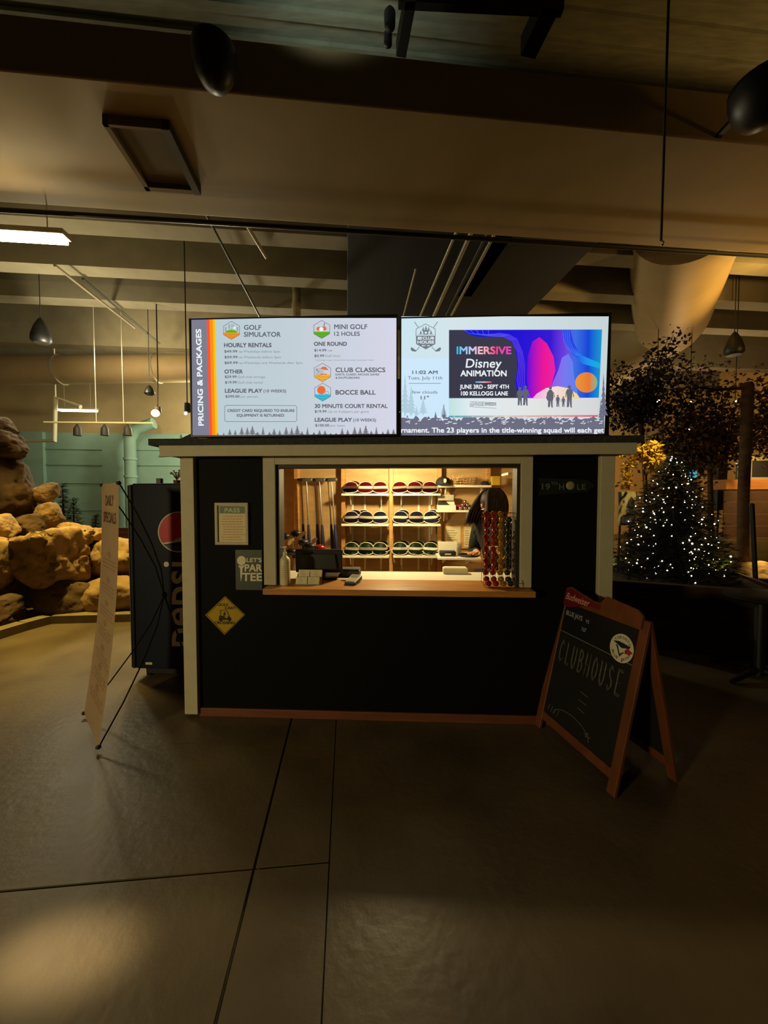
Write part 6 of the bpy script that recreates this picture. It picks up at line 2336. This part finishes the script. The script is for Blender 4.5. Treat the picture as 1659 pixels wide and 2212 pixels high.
obj('pole_foot', MB().lathe([(0, 0), (0.13, 0), (0.13, 0.012), (0.03, 0.03), (0, 0.03)], (0, 0, 0), 20), m_blackm, bp_, 40)

# wooden bar front at the back right
Yb_ = 7.4
b0_, b1_ = at(1566, 1036, Yb_), at(1800, 1036, Yb_)
bar = thing('bar_counter', 'long plank fronted bar counter with an orange lit top board', 'bar', Vector((b0_.x, Yb_, 0)), R(-4))
bl = 3.2
zt4 = b0_.z
m_orp = mat('orange_plank', rgb(190, 124, 58), 0.6, vary=0.25, scale=4, stretch=(1, 6, 6))
obj('top_board', MB().box(0, bl, -0.03, 0.5, zt4 - 0.19, zt4, 0.006), m_orp, bar)
for k in range(6):
    z1_ = zt4 - 0.2 - k * 0.23
    obj('plank', MB().box(0.0, bl, 0.0, 0.03, max(0.0, z1_ - 0.222), z1_, 0.004), m_plank, bar)
ob_ = thing('service_cabinet', 'pale cabinet with a dark opening standing on the bar counter', 'cabinet', Vector((at(1632, 1036, Yb_).x, Yb_ + 0.12, zt4 + 0.001)), R(-4))
m_palec = mat('pale_cabinet', rgb(168, 156, 128), 0.5)
cw_, ch_ = 0.55, 0.46
for q_ in ((0, 0.04, 0, ch_), (cw_ - 0.04, cw_, 0, ch_), (0.04, cw_ - 0.04, ch_ - 0.09, ch_), (0.04, cw_ - 0.04, 0, 0.05)):
    obj('frame_panel', MB().box(q_[0], q_[1], 0, 0.3, q_[2], q_[3], 0.003), m_palec, ob_)
obj('dark_opening', MB().box(0.04, cw_ - 0.04, 0.02, 0.28, 0.05, ch_ - 0.09), m_black, ob_)
q_ = at(1623, 1003, 7.2)
o = obj('small_lamp', MB().ball((0, 0, 0), 0.02, 2), emit('small_lamp_glow', (1, 0.92, 0.7, 1), 8), None, 60)
ql = thing('bottle_lamp', 'small white lamp shining at the left of the pale cabinet', 'lamp', Vector((q_.x, Yb_ + 0.1, zt4 + 0.001)), 0)
o.parent = ql
o.name = 'bulb'
o.location = (0, 0, q_.z - zt4 + 0.02)
obj('lamp_stem', MB().lathe([(0, 0), (0.04, 0), (0.04, 0.01), (0.01, 0.02), (0.008, q_.z - zt4), (0, q_.z - zt4)], (0, 0, 0), 14), m_dark, ql, 40)
c0_, c1_ = at(1541, 1102, 8.2), at(1565, 985, 8.2)
sp_ = thing('column_speaker', 'tall black column loudspeaker between the thin trunk and the bar', 'speaker', Vector(((c0_.x + c1_.x) / 2, 8.2, 0)), 0)
obj('speaker_box', MB().box(-(c1_.x - c0_.x) / 2, (c1_.x - c0_.x) / 2, -0.09, 0.09, c0_.z, c1_.z, 0.01), m_black, sp_)
obj('stand_pole', MB().tube([(0, 0, 0.02), (0, 0, c0_.z)], 0.02, 10), m_blackm, sp_)
obj('stand_base', MB().lathe([(0, 0), (0.2, 0), (0.2, 0.015), (0.03, 0.03), (0, 0.03)], (0, 0, 0), 20), m_blackm, sp_, 40)
t_ = thing('small_monitor', 'small bright teal monitor glowing through the fir tree', 'monitor', Vector((at(1497, 1020, 7.0).x, 7.0, 0)), 0)
zc_ = at(1497, 1020, 7.0).z
obj('monitor_case', MB().box(-0.08, 0.08, 0.006, 0.03, zc_ - 0.13, zc_ + 0.12, 0.004), m_black, t_)
obj('monitor_screen', MB().box(-0.07, 0.07, 0.0, 0.0058, zc_ - 0.10, zc_ + 0.10), emit('teal_screen', rgb(90, 200, 226), 1.0), t_)
obj('monitor_stand', MB().tube([(0, 0.018, 0.0), (0, 0.018, zc_ - 0.12)], 0.02, 8), m_blackm, t_)

# canvas with a bird
Yc = 5.0
A, B = at(1338, 1135, Yc), at(1373, 1062, Yc)
cv = thing('bird_canvas', 'canvas print of a dark bird among pale flowers beside the booth post', 'picture', Vector(((A.x + B.x) / 2, Yc, 0)), 0)
w2 = (B.x - A.x) / 2 + 0.02
obj('canvas', MB().box(-w2, w2, 0, 0.03, A.z, B.z, 0.003), mat('pale_canvas', rgb(190, 182, 150), 0.8, vary=0.3, scale=14), cv)
obj('easel_leg', MB().tube([(-w2 * 0.7, 0.05, 0), (-w2 * 0.5, 0.045, B.z)], 0.014, 6), m_bark, cv)
obj('easel_leg', MB().tube([(w2 * 0.7, 0.05, 0), (w2 * 0.5, 0.045, B.z)], 0.014, 6), m_bark, cv)
fn = lambda px, py: Vector((at(px, py, Yc).x - cv.location.x, -0.0012, at(px, py, Yc).z))
mb = MB()
flat(mb, fn, [(1352, 1096), (1357, 1082), (1364, 1072), (1370, 1080), (1371, 1092), (1366, 1102), (1362, 1100), (1360, 1108), (1358, 1098)])
flat(mb, fn, [(1340, 1118), (1352, 1106), (1372, 1112), (1372, 1134), (1340, 1134)])
flat(mb, fn, [(1340, 1076), (1354, 1064), (1358, 1063), (1346, 1076), (1340, 1082)])
obj('bird_painting', mb, mat('slate_paint', rgb(62, 64, 66), 0.8, vary=0.3, scale=30), cv)
mb = MB()
fn2 = lambda px, py: fn(px, py) + Vector((0, -0.0008, 0))
for x_, y_, r_ in ((1346, 1088, 4), (1350, 1108, 4), (1363, 1122, 5), (1344, 1104, 3)):
    flat(mb, fn2, oval(x_, y_, r_, r_, 10))
obj('flower_painting', mb, mat('peach_paint', rgb(206, 170, 110), 0.8), cv)

# turf mound, lit boulder, low platform
m_turf = mat('green_turf', rgb(96, 120, 36), 0.95, vary=0.3, scale=60, bump=0.5, bscale=120)
g0_ = at(1470, 1262, 6.3)
tm = MB()
for i in range(1):
    tm.lathe([(0.0, 0.0), (1.9, 0.0), (1.85, 0.25), (1.6, 0.42), (1.0, 0.55), (0.4, 0.6), (0, 0.6)], (0, 0, 0), 40, Matrix.Diagonal((1.25, 0.5, 1, 1)))
o = obj('turf_mound', tm, m_turf, None, 60)
o.location = (g0_.x + 0.1, 6.4, 0)
tag(o, 'lit green artificial turf mound behind the fir tree', 'turf')
rock(1552, 1690, 1203, 1300, 5.15, 0.35, 51, 'brightly lit sandy boulder behind the black pole', m_rock, 0, 0.08, 'boulder', None)
pf0 = at(1520, 1175, 7.0)
pf = thing('timber_platform', 'low timber platform edge behind the turf mound', 'platform', Vector((pf0.x - 0.3, 6.95, 0)), R(-8))
obj('platform_face', MB().box(0, 3.4, 0, 0.04, 0.0, at(1560, 1165, 7.0).z, 0.004), mat('olive_plank', rgb(104, 88, 52), 0.75, vary=0.25, scale=4, stretch=(1, 6, 6)), pf)
obj('platform_top', MB().box(0, 3.4, 0.041, 0.4, at(1560, 1165, 7.0).z - 0.04, at(1560, 1165, 7.0).z, 0.003), m_plank, pf)
# dark pedestal foot standing on the floor at the right edge
fb = on_z(1570, 1462, 0)
pdt = thing('pedestal_table', 'round dark table on a cross foot at the right edge', 'table', Vector((fb.x + 0.28, fb.y, 0)), R(20))
for k in range(4):
    a_ = k * pi / 2
    obj('foot', MB().tube([(0.05 * cos(a_), 0.05 * sin(a_), 0.07), (0.38 * cos(a_), 0.38 * sin(a_), 0.018)], [0.03, 0.018], 8), m_blackm, pdt, 50)
obj('column', MB().tube([(0, 0, 0.02), (0, 0, 0.70)], 0.04, 14), m_blackm, pdt, 50)
obj('table_top', MB().lathe([(0, 0.70), (0.24, 0.70), (0.26, 0.715), (0.26, 0.73), (0.24, 0.74), (0, 0.74)], (0, 0, 0), 36), mat('dark_table', rgb(20, 15, 12), 0.7, vary=0.2, spec=0.2), pdt, 40)
# small ceiling lamps on the right
for px_, py_, Y, rr_, lab in ((1420, 867, 8.5, 0.05, 'yellowish lamp glowing between the leaves right of the event screen'), (1492, 869, 8.8, 0.022, 'tiny white lamp among the brown leaves above the light string'), (1590, 867, 8.0, 0.018, 'tiny white lamp beside the bark post')):
    q_ = at(px_, py_, Y)
    t = thing('spot_lamp', lab, 'lamp', q_, 0, 'small lamps under the roof')
    obj('bulb', MB().ball((0, 0, 0), rr_, 2, (1.8, 1, 0.8) if rr_ > 0.04 else (1, 1, 1)), emit('yellow_lamp_glow', (1.0, 0.88, 0.40, 1), 10), t, 60)
    obj('lamp_stem', MB().tube([(0, 0.02, 0), (0, 0.02, DECK - q_.z)], 0.008, 6), m_dark, t)
